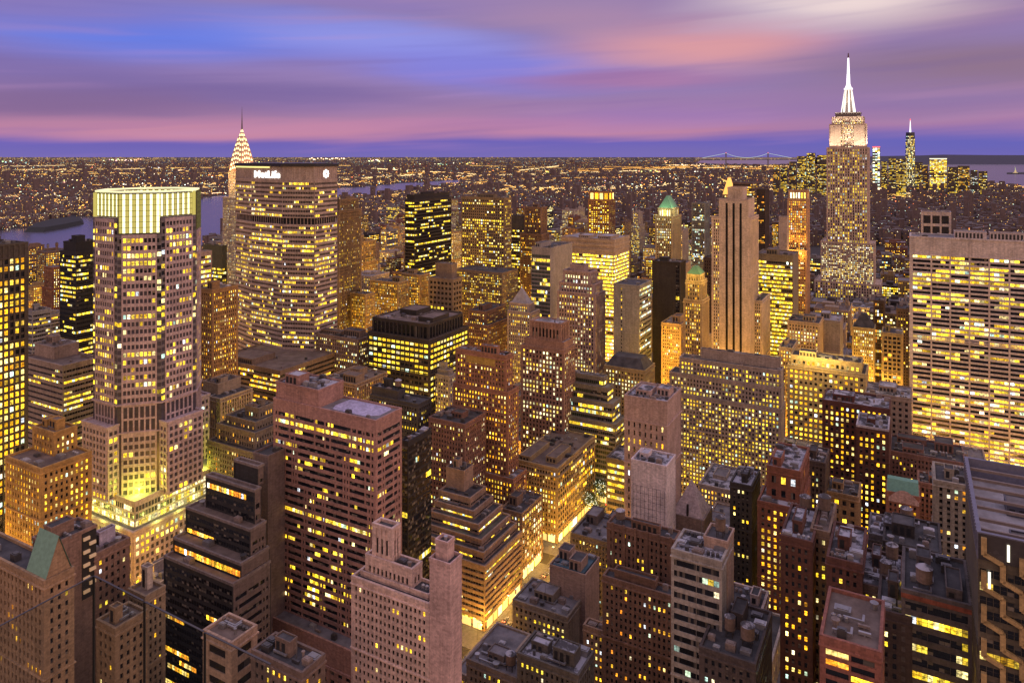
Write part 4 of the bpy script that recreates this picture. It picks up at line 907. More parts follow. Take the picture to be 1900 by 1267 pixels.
# ------------------------------------------------------------------ octagonal tower with the lit glass crown
def crowned_tower():
    rng = random.Random(5)
    Y = 441.0; L = ((277 - CX) / F * Y, Y)
    t = thing('crowned_tower', 'octagonal mauve tower with a glowing striped glass crown and floodlit base', 'skyscraper', (L[0], L[1], 0), -ANG)
    wm = wall_mat((.46, .355, .36)); gm = glass_mat((.075, .068, .085), .16); mb = MB(); wins = []
    st = S('grid', fh=4.25, bw=2.1, ww=.72, wh=.56, pp=.45, sp=.34, p=.46, coh=.35, rowv=.7, pal='y', gain=.95, top=1.2, edge=.5)
    sd = S('grid', fh=6.5, bw=3.1, ww=.72, wh=.86, pp=.55, sp=.38, p=0.03, edge=.5, top=.6)
    sg = S('glass', fh=4.0, bw=1.5, p=.4, pal='y', coh=.3, sp=.1, pp=.06, wh=.6, edge=.05, mi=2)
    A = 27.6; oc = octagon(A)
    def oct_faces(poly, z0, z1, s, ends=True):
        for e in range(8):
            a, b = poly[e], poly[(e + 1) % 8]
            if not faces_cam(L, a, b): continue
            f = lambda k: (a[0] + (b[0] - a[0]) * k, a[1] + (b[1] - a[1]) * k)
            zt = z1 if e % 2 == 0 or z1 < 200 else 210.5
            facade(mb, wins, f(.1), f(.9), z0, zt, s, rng)
            if ends:
                facade(mb, wins, f(0), f(.1), z0, zt, sg, rng); facade(mb, wins, f(.9), f(1), z0, zt, sg, rng)
    mb.prism(oc, 98, 220, 1, 0); oct_faces(oc, 114, 219.5, st); oct_faces(oc, 98, 113.5, sd, False)
    ring(mb, oc, .9, .1, 113.4, 114.2)
    mb.prism(oc, 62, 97.9, 1, 0); sh = S('grid', fh=4.0, bw=3.0, ww=.7, wh=.6, pp=.55, sp=.4, p=.22, pal='y', top=1.5, edge=.5)
    oct_faces(oc, 62, 97.5, sh, False)
    blocks = [rect(-11.6, 11.6, -33.5, -26.9), rect(26.9, 33.5, -11.6, 11.6), rect(-33.5, -26.9, -11.6, 11.6), rect(-11.6, 11.6, 26.9, 33.5)]
    for n_, bl in enumerate(blocks):              # shoulders on the four broad faces
        zt = 102.5; mb.prism(bl, 62, zt, 1, 0)
        for e in range(4):
            if faces_cam(L, bl[e], bl[(e + 1) % 4]): facade(mb, wins, bl[e], bl[(e + 1) % 4], 62, zt, sh, rng)
        ring(mb, bl, .75, -.5, zt - .1, zt + 1.1)
    ring(mb, oc, .8, -.2, 97.4, 98.2)
    # podium
    def podium(xl, xc, xr, yt, Yp, z0, s, prd):
        Xc, W, D = solve(xl, xc, xr, Yp, 40); lx, ly = local(L, (Xc, Yp)); p = rect(lx - W, lx, ly, ly + D); z1 = zat(yt, Yp)
        for e in (0, 1): facade(mb, wins, p[e], p[e + 1], z0, z1, s, rng)
        mb.prism(p, z0, z1, [1, 1, 0, 0], 0); ring(mb, p, prd, -.5, z1 - .15, z1 + 1.2)
        w = [world(L, q) for q in p]; register(w, z0, z1); foot(w)
        m2 = MB(); m2.prism(offset(p, -.5), z1 + .02, z1 + .08); m2.build('roof', [roof_mat('grey')], t)
        return p, z1
    p1, z1 = podium(120, 247, 436, 990, 396, 0, S('grid', fh=3.9, bw=3.0, ww=.62, wh=.6, pp=.5, sp=.36, p=.5, pal='y', rowv=.7, top=2), .9)
    p2, z2 = podium(136, 250, 421, 934, 402, z1, S('glass', fh=4.2, bw=1.9, ww=.86, wh=.7, pp=.22, sp=.16, p=.62, pal='w', gain=.8, rowv=.3), .5)
    mb.build('wall', [wm, gm, wall_mat((.17, .15, .165))], t)
    register([world(L, q) for q in oc], 98, 236); [register([world(L, q) for q in bl], 62, 103) for bl in blocks]
    # crown: strips of lit glass between dark mullions
    cm = MB(); cp = octagon(25.6); wh = emit_mat((1.0, .96, .48), 2.0); ol = emit_mat((.60, .52, .04), .75)
    dk = metal_mat((.10, .10, .05), .5, .2)
    for e in range(8):
        a, b = cp[e], cp[(e + 1) % 8]; dx, dy = b[0] - a[0], b[1] - a[1]; W = math.hypot(dx, dy); ux, uy = dx / W, dy / W; nx, ny = uy, -ux
        zb = 211.2 if e % 2 else 220.5; n = 12; off = 2.2 if e % 2 else 0.0
        P = lambda s, z, o: (a[0] + ux * s + nx * (o + off), a[1] + uy * s + ny * (o + off), z)
        for k in range(n):
            s0, s1 = W * k / n, W * (k + 1) / n; m_ = 0 if k % 2 == (e % 2) else 1
            cm.face([P(s0 + .12, zb, 0), P(s1 - .12, zb, 0), P(s1 - .12, 233.6, 0), P(s0 + .12, 233.6, 0)], m_)
            cm.face([P(s0 - .12, zb, .2), P(s0 + .12, zb, .2), P(s0 + .12, 234.4, .2), P(s0 - .12, 234.4, .2)], 2)
            cm.face([P(s0 - .12, zb, .2), P(s0 - .12, 234.4, .2), P(s0 - .12, 234.4, -.3), P(s0 - .12, zb, -.3)], 2)
            cm.face([P(s0 + .12, zb, .2), P(s0 + .12, zb, -.3), P(s0 + .12, 234.4, -.3), P(s0 + .12, 234.4, .2)], 2)
        z = zb
        while z < 234:
            cm.face([P(0, z, .12), P(W, z, .12), P(W, z + .22, .12), P(0, z + .22, .12)], 2); z += 3.2
        if e % 2:                                # the drop of glass over the chamfered faces
            for s in (0, W): cm.face([P(s, zb, 0), P(s, 234, 0), P(s, 234, -2.2), P(s, zb, -2.2)], 1)
            cm.face([P(0, zb, 0), P(0, zb, -2.2), P(W, zb, -2.2), P(W, zb, 0)], 2)
    cm.prism(offset(cp, -.4), 219.9, 233.0, 2)
    cm.build('glass_crown', [wh, ol, dk], t)
    rm = MB(); ring(rm, cp, 1.2, -1.0, 234.4, 235.4); rm.build('crown_rim', [emit_mat((1.0, .9, .45), 1.1)], t)
    put_windows(t, wins, 100)
    for e, s in ((0, .5), (1, .25), (1, .75), (2, .3), (2, .75), (0, .12)):
        a, b = p2[0], p2[1]
        if e == 0: q = (a[0] + (b[0] - a[0]) * s, a[1] + 5)
        elif e == 2: q = (p2[1][0] - 5, p2[1][1] + (p2[2][1] - p2[1][1]) * s)
        else: q = (p2[1][0] - 6 - 4 * s, p2[1][1] + 4 + 6 * s)
        lamp('floodlight', (q[0], q[1], z2 + 2.5), (.86, .90, .08), 14000, 1.0, t)
    for s in (.2, .4, .6, .8):
        lamp('floodlight', (p1[0][0] + (p1[1][0] - p1[0][0]) * s, p1[0][1] - 1.8, z1 + 2), (.85, .95, .15), 2500, .6, t)
        lamp('floodlight', (p1[1][0] + 1.8, p1[1][1] + (p1[2][1] - p1[1][1]) * s, z1 + 2), (.85, .95, .15), 2500, .6, t)
    LAND.append((275, 600, 430, 'the glass crowned tower'))
crowned_tower()

# ------------------------------------------------------------------ broad ribbed slab with the lit sign
def ribbed_slab():
    rng = random.Random(9)
    pix = [(438, 676), (467, 652), (524, 626), (583, 620), (625, 648)]
    W = [((px - CX) / F * Y, Y) for px, Y in pix]
    W += [(-.2435 * 692, 692), (-.254 * 716, 716), (-.285 * 728, 728), (-.378 * 722, 722)]
    L = W[3]; t = thing('ribbed_slab_tower', 'broad many sided slab tower of pale ribs with a lit sign along its top', 'skyscraper', (L[0], L[1], 0), -ANG)
    poly = [local(L, p) for p in W]; wm = wall_mat((.40, .31, .27)); gm = glass_mat(); mb = MB(); wins = []
    st = S('ribbon', fh=3.9, bw=1.55, ww=.86, wh=.48, pp=.34, sp=.5, p=.46, coh=.55, rowv=.8, pal='y', gain=1.05, edge=.3, top=1)
    zm0, zm1, zs0, zs1 = zat(417, 622), zat(405, 622), zat(335, 622), zat(309, 622)
    poly_facades(L, mb, wins, poly, 0, zm0, st, rng)
    mb.prism(offset(poly, -1.2), zm0, zm1, 1, 1)
    for k in range(4):
        a, b = poly[k], poly[k + 1]; l = math.hypot(b[0] - a[0], b[1] - a[1]); n = int(l / 3)
        for j in range(n + 1):
            c = (a[0] + (b[0] - a[0]) * j / n, a[1] + (b[1] - a[1]) * j / n); c = (c[0] * .995, c[1] + .5); mb.box(c[0] - .22, c[0] + .22, c[1] - .1, c[1] + .3, zm0, zm1)
    poly_facades(L, mb, wins, poly, zm1, zs0, st, rng)
    mb.prism(poly, zs0, zs1, 0); ring(mb, poly, .75, -.4, zs0 - .3, zs0 + .6)
    for k in range(4):
        a, b = poly[k], poly[k + 1]; l = math.hypot(b[0] - a[0], b[1] - a[1]); n = int(l / 2.2); ux, uy = (b[0] - a[0]) / l, (b[1] - a[1]) / l; nx, ny = uy, -ux
        for j in range(n + 1):
            s = l * j / n
            q = [(a[0] + ux * (s + d) + nx * o, a[1] + uy * (s + d) + ny * o) for d, o in ((-.2, .01), (-.2, .3), (.2, .3), (.2, .01))]
            mb.prism(list(reversed(q)) if False else [q[0], q[3], q[2], q[1]][::-1], zs0 + .6, zs1)
    mb.build('wall', [wm, gm], t)
    rm = MB(); ring(rm, poly, 1.6, -2.5, zs1, zs1 + 2.2); rm.prism(offset(poly, -2.4), zs1 - .5, zs1 + .3); rm.prism(offset(poly, -9), zs1 + .3, zs1 + 2.6)
    rm.build('roof', [metal_mat((.03, .03, .035), .4, .3)], t)
    gl = MB(); a, b = poly[0], poly[1]
    for (i, s0, s1) in ((0, .05, 1.0), (1, .0, .62)):
        a, b = poly[i], poly[i + 1]; q = lambda k, o: (a[0] + (b[0] - a[0]) * k, a[1] + (b[1] - a[1]) * k - o)
        gl.face([(*q(s0, .9), zs1 - 1.6), (*q(s1, .9), zs1 - 1.6), (*q(s1, .9), zs1 - .4), (*q(s0, .9), zs1 - .4)])
    gl.build('light_strip', [emit_mat((1.0, .85, .25), 1.3)], t)
    # the lettering on the facet that faces the camera
    a, b = poly[1], poly[2]; l = math.hypot(b[0] - a[0], b[1] - a[1]); ang = math.atan2(b[1] - a[1], b[0] - a[0])
    cu = bpy.data.curves.new('sign_lettering', 'FONT'); cu.body = 'MetLife'; cu.size = 8.2; cu.extrude = .25; cu.offset = .12; cu.align_x = 'LEFT'; cu.space_character = 1.02
    tmp = bpy.data.objects.new('tmp', cu); COL.objects.link(tmp)
    bpy.context.view_layer.update()
    me = bpy.data.meshes.new_from_object(tmp.evaluated_get(bpy.context.evaluated_depsgraph_get())); bpy.data.objects.remove(tmp)
    me.materials.clear(); me.materials.append(emit_mat((1.0, 1.0, .92), 3.2))
    so = bpy.data.objects.new('sign_lettering', me); COL.objects.link(so); so.parent = t
    wtx = max(v.co.x for v in me.vertices); sc = l * .84 / wtx; so.scale = (sc, 6.0 / 5.9, 1)
    nx, ny = (b[1] - a[1]) / l, -(b[0] - a[0]) / l
    so.location = (a[0] + (b[0] - a[0]) * .1 + nx * .7, a[1] + (b[1] - a[1]) * .1 + ny * .7, zs0 + 2.0); so.rotation_euler = (math.radians(90), 0, ang)
    # the round petalled emblem on the next facet but one
    a, b = poly[3], poly[4]; l = math.hypot(b[0] - a[0], b[1] - a[1]); ux, uy = (b[0] - a[0]) / l, (b[1] - a[1]) / l; nx, ny = uy, -ux
    em = MB(); cz = (zs0 + zs1) / 2 - .6; N = 48
    def pt(r, k, o): s = l * .5 + r * math.cos(k); return (a[0] + ux * s + nx * o, a[1] + uy * s + ny * o, cz + r * math.sin(k))
    for k in range(N):
        k0, k1 = 2 * math.pi * k / N, 2 * math.pi * (k + 1) / N; ro = lambda q: 3.3 + .5 * math.cos(8 * q)
        em.face([pt(1.25, k0, .6), pt(ro(k0), k0, .6), pt(ro(k1), k1, .6), pt(1.25, k1, .6)])
        em.face([pt(ro(k0), k0, .6), pt(ro(k0), k0, .1), pt(ro(k1), k1, .1), pt(ro(k1), k1, .6)])
    em.build('sign_emblem', [emit_mat((1.0, 1.0, .92), 3.2)], t)
    wp = [world(L, p) for p in poly]; register(wp, 0, zs1); foot(wp)
    put_windows(t, wins, 100); LAND.append((530, 500, 640, 'the broad ribbed tower'))
ribbed_slab()

# ------------------------------------------------------------------ art deco spire of steel arches
def spired_tower():
    rng = random.Random(12); Y = 846.0; L = ((449 - CX) / F * Y, Y)
    t = thing('spired_tower', 'art deco tower with a tapering crown of lit triangles and a needle', 'skyscraper', (L[0], L[1], 0), -ANG)
    wm = wall_mat((.40, .36, .33)); gm = glass_mat(); mb = MB(); wins = []
    sq = lambda s: [(-s / 2, -s / 2), (s / 2, -s / 2), (s / 2, s / 2), (-s / 2, s / 2)]
    poly_facades(L, mb, wins, sq(29), 0, zat(367, Y), S('deco', bw=2.6, fh=3.5, p=.6, pal='w', rowv=.4), rng)
    poly_facades(L, mb, wins, sq(20), zat(367, Y), zat(318, Y), S('deco', bw=2.4, fh=3.6, p=1.0, coh=0, pal='w', rowv=.05, gain=1.4), rng)  # every window lit, standing in for floodlit stone
    ring(mb, sq(29), .8, -.4, zat(367, Y) - .2, zat(367, Y) + 1.2)
    mb.build('wall', [wm, gm], t)
    steel = metal_mat((.62, .42, .27), .28, .85)  # orange of the steel is warm crown light put into its colour
    prof = [(318, 20), (303, 18.4), (285, 14.6), (271, 11.0), (260, 7.8), (251, 4.4), (245, 2.0)]
    cm = MB()
    for (y0, s0), (y1, s1) in zip(prof, prof[1:]): cm.taper(sq(s0), sq(s1), zat(y0, Y), zat(y1, Y), 0, False)
    cm.build('crown', [steel], t)
    nm = MB(); nm.cyl(0, 0, 1.0, .35, zat(246, Y), zat(215, Y), 8); nm.cyl(0, 0, .35, .1, zat(215, Y), zat(199, Y), 6); nm.build('needle', [metal_mat((.12, .12, .14), .4, .8)], t)
    def size(z):
        for (y0, s0), (y1, s1) in zip(prof, prof[1:]):
            a, b = zat(y0, Y), zat(y1, Y)
            if a <= z <= b: return s0 + (s1 - s0) * (z - a) / (b - a)
        return 1.5
    tri = []
    for yr, n in ((317, 6), (309, 5), (300, 5), (291, 5), (282, 4), (273, 4), (264, 3), (256, 2), (250, 1)):
        zb = zat(yr, Y)
        for side in range(4):
            for k in range(n):
                u = (k + .5) / n - .5; arch = (1 - (2 * u) ** 2) * 3.0; z0 = zb + arch; z1 = z0 + 3.4; s = size(min(z0, zat(246, Y)))
                x = u * s * .92; w = s / n * .42; m_ = MB()
                pts = [(x - w, -s / 2 - .12, z0), (x + w, -s / 2 - .12, z0), (x, -size(z1) / 2 - .12, z1)]
                c_, s_ = ((1, 0), (0, 1), (-1, 0), (0, -1))[side]
                m_.face([(p[0] * c_ - p[1] * s_, p[0] * s_ + p[1] * c_, p[2]) for p in pts])
                m_.build('crown_light', [emit_mat((1.0, .76, .34), 2.6)], t)
    for q in ((-16, -16), (16, -16), (16, 8)):
        lamp('floodlight', (q[0], q[1], zat(322, Y)), (1.0, .5, .15), 60000, 2, t)
    for s, a, b in ((29, 0, 367), (20, 367, 318), (14, 318, 250)): register([world(L, p) for p in sq(s)], zat(a, Y) if a else 0, zat(b, Y))
    foot([world(L, p) for p in sq(29)]); put_windows(t, wins, 0); LAND.append((450, 400, 840, 'the art deco spire'))
spired_tower()

# ------------------------------------------------------------------ the great floodlit mast tower at the right
def mast_tower():
    rng = random.Random(21); Y = 1195.0; L = ((1574 - CX) / F * Y, Y)
    t = thing('mast_tower', 'tallest tower with floodlit white crown, tapering mast and glowing antenna', 'skyscraper', (L[0], L[1], 0), -ANG)
    wm = wall_mat((.50, .39, .33)); gm = glass_mat(); mb = MB(); wins = []; Z = lambda y: zat(y, Y)
    box = lambda w, d: [(-w / 2, -d / 2), (w / 2, -d / 2), (w / 2, d / 2), (-w / 2, d / 2)]
    body = S('deco', bw=3.75, fh=4.5, ww=.5, wh=.66, pp=1.2, sp=.2, p=.5, pal='y', rowv=.3, gain=.5)
    crown = S('deco', bw=2.9, fh=3.7, ww=.42, p=.6, pal='w', gain=1.1)
    tiers = [(96, 60, 0, 520, body), (78, 50, 520, 448, S('deco', bw=2.9, fh=3.7, p=.62, pal='w', rowv=.3, gain=.85)), (60, 42, 448, 275, body), (53, 37, 275, 232, crown), (46, 32, 232, 219, crown)]
    for w, d, y0, y1, st in tiers:
        z0 = Z(y0) if y0 else 0; poly_facades(L, mb, wins, box(w, d), z0, Z(y1), st, rng); register([world(L, p) for p in box(w, d)], z0, Z(y1))
        ring(mb, box(w, d), .75, -.4, Z(y1) - .2, Z(y1) + 1.2)
        if y1 == 232:                      # shoulders left and right of the recessed middle bays
            for s in (-1, 1): mb.box(s * w * .33 - w * .15, s * w * .33 + w * .15, -d / 2 - 1.6, -d / 2 - .62, z0, Z(y1) - 1)
    mb.build('wall', [wm, gm], t)
    cap = MB(); cap.prism(box(37, 27), Z(219), Z(210)); ring(cap, box(37, 27), .6, -.3, Z(212), Z(209.5)); cap.build('observation_deck', [metal_mat((.16, .14, .15), .5, .3)], t)
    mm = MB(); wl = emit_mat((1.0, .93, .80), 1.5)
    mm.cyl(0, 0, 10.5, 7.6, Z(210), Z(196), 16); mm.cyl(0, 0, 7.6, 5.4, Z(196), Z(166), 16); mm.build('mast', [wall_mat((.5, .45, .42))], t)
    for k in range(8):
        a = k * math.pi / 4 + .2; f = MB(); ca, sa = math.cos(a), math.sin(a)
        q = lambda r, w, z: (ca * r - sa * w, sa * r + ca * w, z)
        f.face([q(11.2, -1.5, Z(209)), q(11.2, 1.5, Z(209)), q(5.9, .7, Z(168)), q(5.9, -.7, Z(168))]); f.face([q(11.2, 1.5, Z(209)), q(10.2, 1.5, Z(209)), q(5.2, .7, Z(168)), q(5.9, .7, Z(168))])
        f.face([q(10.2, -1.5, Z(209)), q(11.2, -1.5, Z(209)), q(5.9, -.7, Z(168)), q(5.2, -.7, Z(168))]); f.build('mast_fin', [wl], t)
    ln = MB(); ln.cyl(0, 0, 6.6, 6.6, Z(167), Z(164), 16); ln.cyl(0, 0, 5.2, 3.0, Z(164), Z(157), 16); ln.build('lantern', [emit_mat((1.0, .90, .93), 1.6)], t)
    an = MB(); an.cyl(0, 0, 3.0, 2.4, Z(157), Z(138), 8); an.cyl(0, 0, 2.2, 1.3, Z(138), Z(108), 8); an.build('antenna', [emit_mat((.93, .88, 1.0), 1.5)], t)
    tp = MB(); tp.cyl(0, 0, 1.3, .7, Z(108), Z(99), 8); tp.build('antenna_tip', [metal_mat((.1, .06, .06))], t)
    foot([world(L, p) for p in box(96, 60)])
    for x in (-25, -18, 18, 25, -11, 11):
        uplight((x, -25, Z(274)), (1.0, .80, .55), 52000, t); uplight((x * .84, -22.5, Z(231)), (1.0, .86, .64), 34000, t)
    for q in (-12, 0, 12): uplight((34, q, Z(273)), (1.0, .82, .58), 52000, t)
    put_windows(t, wins, 0); LAND.append((1574, 380, 1190, 'the floodlit mast tower'))
mast_tower()

# ------------------------------------------------------------------ dark tower wrapped in gold hexagon frames
def hexagon_tower():
    rng = random.Random(33); Y = 190.0; L = ((1815 - CX) / F * Y, Y); z1 = zat(985, Y)
    t = thing('hexagon_tower', 'dark tower wrapped in gold hexagon frames with an open steel roof', 'skyscraper', (L[0], L[1], 0), -ANG)
    Wd, D = 38.0, 54.0; poly = rect(0, Wd, 0, D); wm = wall_mat((.10, .08, .055)); gm = glass_mat((.06, .052, .05), .2); mb = MB(); wins = []
    facade(mb, wins, (0, 0), (Wd, 0), 0, z1 - 7, S('glass', fh=3.6, bw=1.5, p=.14, pal='g', coh=.7, rowv=1.2, pp=.16, sp=.26, wh=.6, gain=.6), rng)
    facade(mb, wins, (0, D), (0, 0), 0, z1 - 30, S('glass', fh=3.6, bw=1.3, p=.13, pal='y', coh=.2, pp=.3, sp=.12), rng)
    mb.prism(poly, 0, z1 - 7, [1, 0, 0, 0], 0)
    mb.box(0, Wd, -.45, -.31, z1 - 7, z1 - .3, 1)
    mb.build('wall', [wm, gm], t)
    gold = wall_mat((.42, .28, .12), .5)
    # hexagon frames
    cw, ch = 4.4, 8.0; z = z1 - 1.0; r = 0
    frames = []; fm = MB()
    def bar(x0, za, x1, zb, w=.5):
        dx, dz = x1 - x0, zb - za; l = math.hypot(dx, dz); px, pz = -dz / l * w, dx / l * w
        f = [(x0 - px, za - pz), (x1 - px, zb - pz), (x1 + px, zb + pz), (x0 + px, za + pz)]
        fm.face([(a, -1.15, b) for a, b in f])
        for i in range(4):
            (a, b), (c, d) = f[i], f[(i + 1) % 4]; fm.face([(a, -1.15, b), (a, -.1, b), (c, -.1, d), (c, -1.15, d)])
    for p_ in range(-7, 11):
        fm = MB(); frames.append(fm)
        for k in range(10):
            x = 1.2 + k * 4.1; zt = z - p_ * 8.8 - k * 6.1
            if zt > z + .5 or zt < 12: continue
            low = zt < z - 46
            if not low or rng.random() < .25:
                bar(x, zt, x, zt - 4.5, .62); bar(x, zt - 4.3, x + 4.1, zt - 6.1, .5)
            elif rng.random() < .8:
                lf = MB(); frames.append(lf); lf.face([(x, -.7, zt + 1), (x - .8, -.7, zt - .4), (x - .8, -.7, zt - 4), (x, -.7, zt - 5.4), (x + .8, -.7, zt - 4), (x + .8, -.7, zt - .4)])
    for fm in frames: fm.build('hexagon_frame', [gold], t)
    for c, row in ((0, 1), (1, 0), (4, 0), (3, 1), (7, 0), (6, 1)):
        x = 2.4 + c * 4.1; m_ = MB(); m_.face([(x - .3, -.8, z - row * ch - .6), (x + .3, -.8, z - row * ch - .6), (x + .3, -.8, z - row * ch - 5), (x - .3, -.8, z - row * ch - 5)]); m_.build('light_strip', [emit_mat((1.0, .92, .7), 1.6)], t)
    # screen round the roof, roof floor and the beams across it
    sc = MB(); p = poly; steel = metal_mat((.20, .20, .27), .45, .4)
    ring(sc, offset(p, .3), 0, -1.0, z1 - 7, z1)
    for k in range(26):
        y = k * D / 26; sc.box(-.55, -.3, y + .2, y + .75, z1 - 5, z1 + .3)
    sc.build('roof_screen', [steel], t)
    fl = MB(); fl.prism(offset(p, -.75), z1 - 6.95, z1 - 6.8); fl.build('roof', [roof_mat('pale')], t)
    for k in range(7):
        b_ = MB(); y = 5 + k * 7.2; b_.box(1.0, Wd - 1.0, y - .35, y + .35, z1 - 1.9 - .3 * (k % 2), z1 - 1.1 - .3 * (k % 2)); b_.build('roof_beam', [metal_mat((.24, .19, .17), .6, .2)], t)
    for x0, y0, w, d, h in ((8, 6, 9, 7, 3), (20, 16, 8, 10, 3.6), (9, 30, 12, 8, 3), (24, 38, 8, 8, 4)): penthouse_part(t, x0, x0 + w, y0, y0 + d, z1 - 6.8, h, metal_mat((.14, .14, .18)), 'grey', rng)
    wp = [world(L, q) for q in poly]; register(wp, 0, z1); foot(wp); put_windows(t, wins, 100); LAND.append((1840, 1000, 190, 'the gold hexagon tower'))
hexagon_tower()

# ------------------------------------------------------------------ towers of the middle distance
def cap_pyramid(t, p, z, h, mat, shrink=None, name='pyramid_roof'):
    mm = MB(); mm.taper(offset(p, .3), offset(p, -(shrink or min(abs(p[1][0] - p[0][0]), abs(p[2][1] - p[1][1])) * .46)), z + .2, z + h); mm.build(name, [mat], t)
def warm(t, pts, col, power):
    for q in pts: lamp('floodlight', q, col, power, 1.5, t)
t, L, P_ = B('stone_tower', 'slim stone tower with white lit arcade and green pyramid cap above the black blank slab', 'skyscraper', [(1217, 1247, 1263, 403, 850), (1222, 1246, 1258, 388, 853, {'st': S('deco', p=1, fh=9, bw=2.6, ww=.6, wh=.8, pal='w', gain=1.6, rowv=.05, coh=0, top=.5)})], (.33, .25, .16), S('deco', bw=2.8, p=.45, pal='w', gain=.9), ph=0, nv=0, lm='the green pyramid tower')
cap_pyramid(t, P_[-1][0], P_[-1][1], 15, metal_mat((.14, .34, .22), .6, .1)); warm(t, [(P_[0][0][1][0] - 10, P_[0][0][0][1] - 8, P_[0][1] + 12), (P_[0][0][1][0] + 8, P_[0][0][0][1] + 6, P_[0][1] + 12)], (.85, 1.0, .5), 7000)
for q in ((1302, 575, 512),): pass
t, L, P_ = B('office_tower', 'orange lit tower with white columned crown, left of the floodlit mast tower', 'skyscraper', [(1445, 1496, 1502, 466, 895), (1463, 1498, 1503, 371, 902, {'st': S('deco', bw=3.0, p=.75, pal='r', rowv=.25)}), (1464, 1497, 1502, 355, 905, {'st': S('vert', fh=12, bw=3.4, p=1, pal='w', gain=1.7, coh=0, rowv=.05, top=.5)})], (.42, .24, .15), S('deco', p=.6, pal='g'), ph=0, nv=0, lm='the columned crown tower')
warm(t, [(P_[0][0][1][0] - 8 - 9 * k, P_[0][0][0][1] - 5, P_[0][1] - 3) for k in range(4)], (1.0, .5, .08), 16000)
B('office_block', 'plain grey slab beside the orange columned crown tower', 'building', [(1445, 1460, 1464, 404, 880)], (.36, .28, .24), 'blank', ph=0, nv=0)
t, L, P_ = B('stone_tower', 'distant tower with a golden lit pyramid peak', 'skyscraper', [(1335, 1362, 1372, 372, 1880), (1341, 1359, 1365, 362, 1884)], (.34, .24, .15), S('deco', p=.5, pal='g', fh=5, bw=4), ph=0, nv=0, lm='the gold pyramid peak')
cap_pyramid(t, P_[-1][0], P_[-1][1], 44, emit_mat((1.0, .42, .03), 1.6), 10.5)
B('office_tower', 'wide distant slab with reddish rim, right of the golden pyramid peak', 'skyscraper', [(1360, 1396, 1408, 340, 1500)], (.16, .10, .07), S('ribbon', p=.5, pal='g', fh=5), ph=0, nv=0)
B('office_tower', 'dark slim distant slab, right of the reddish rimmed slab', 'skyscraper', [(1404, 1420, 1427, 352, 1300)], 'dkbrown', S('vert', p=.2, pal='r'), ph=0, nv=0)
B('office_tower', 'black octagonal looking slab with thin yellow floor lights', 'skyscraper', [(752, 769, 837, 372, 930), (755, 770, 834, 363, 933, {'st': 'blank', 'ws': 'blank'})], 'black', S('ribbon', p=.5, pal='y', fh=4.1, rowv=.8), glass=(.006, .006, .008), ph=1, nv=4, lm='the black glass slab')
t, L, P_ = B('brick_tower', 'brown tower with four golden lit openings at its top', 'skyscraper', [(1092, 1131, 1141, 372, 1250), (1093, 1130, 1140, 357, 1253, {'st': S('vert', fh=14, bw=8, ww=.7, wh=.8, p=1, coh=0, pal='g', gain=1.5, rowv=.05, top=.6)})], (.20, .11, .07), S('deco', p=.45, pal='y', bw=4), ph=0, nv=0, lm='the golden opening tower')
B('office_tower', 'dim grey tower with pale green top beside the green pyramid tower', 'skyscraper', [(1284, 1308, 1316, 378, 1150)], (.16, .16, .17), S('vert', p=.3, pal='c'), ph=0, nv=0)
B('office_block', 'dark low tower left of the black striped tower', 'building', [(1306, 1320, 1326, 480, 700)], 'dkbrown', S('brick', p=.05), ph=0, nv=0)
# floodlights on the golden stone towers
for o in list(scene.objects):
    if o.parent is None and o.get('label'):
        lb = o['label']
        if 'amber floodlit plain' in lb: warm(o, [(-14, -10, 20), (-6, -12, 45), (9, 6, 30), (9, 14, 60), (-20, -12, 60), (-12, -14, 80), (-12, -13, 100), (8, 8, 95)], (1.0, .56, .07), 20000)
        elif 'striped by three' in lb: warm(o, [(-34, -14, 14), (-22, -15, 14), (-10, -15, 16), (6, -4, 16), (-24, -16, 45)], (1.0, .55, .10), 70000)  # added lamps imitate the golden street glow on its front
        elif 'tan apartment block' in lb or 'ornate gabled' in lb or 'outlined in gold' in lb: warm(o, [(-6, -7, 30), (-16, -7, 50)], (1.0, .58, .10), 30000)
        elif 'small green pyramid roof' in lb: warm(o, [(-8, -7, zat(508, 580)), (6, 6, zat(508, 580)), (7, 4, 60)], (1.0, .75, .2), 6000)
        elif 'glowing with bright window rows' in lb: warm(o, [(-45 + 8 * k, -5, o_z) for k in range(4) for o_z in (zat(668, 545),)], (1.0, .7, .2), 9000)
        elif 'golden floodlit old hotel' in lb: warm(o, [(-26, -8, 40), (-10, -9, 60), (9, 10, 40), (9, 30, 60), (9, 45, 30), (-40, -9, 70)], (1.0, .52, .05), 24000)
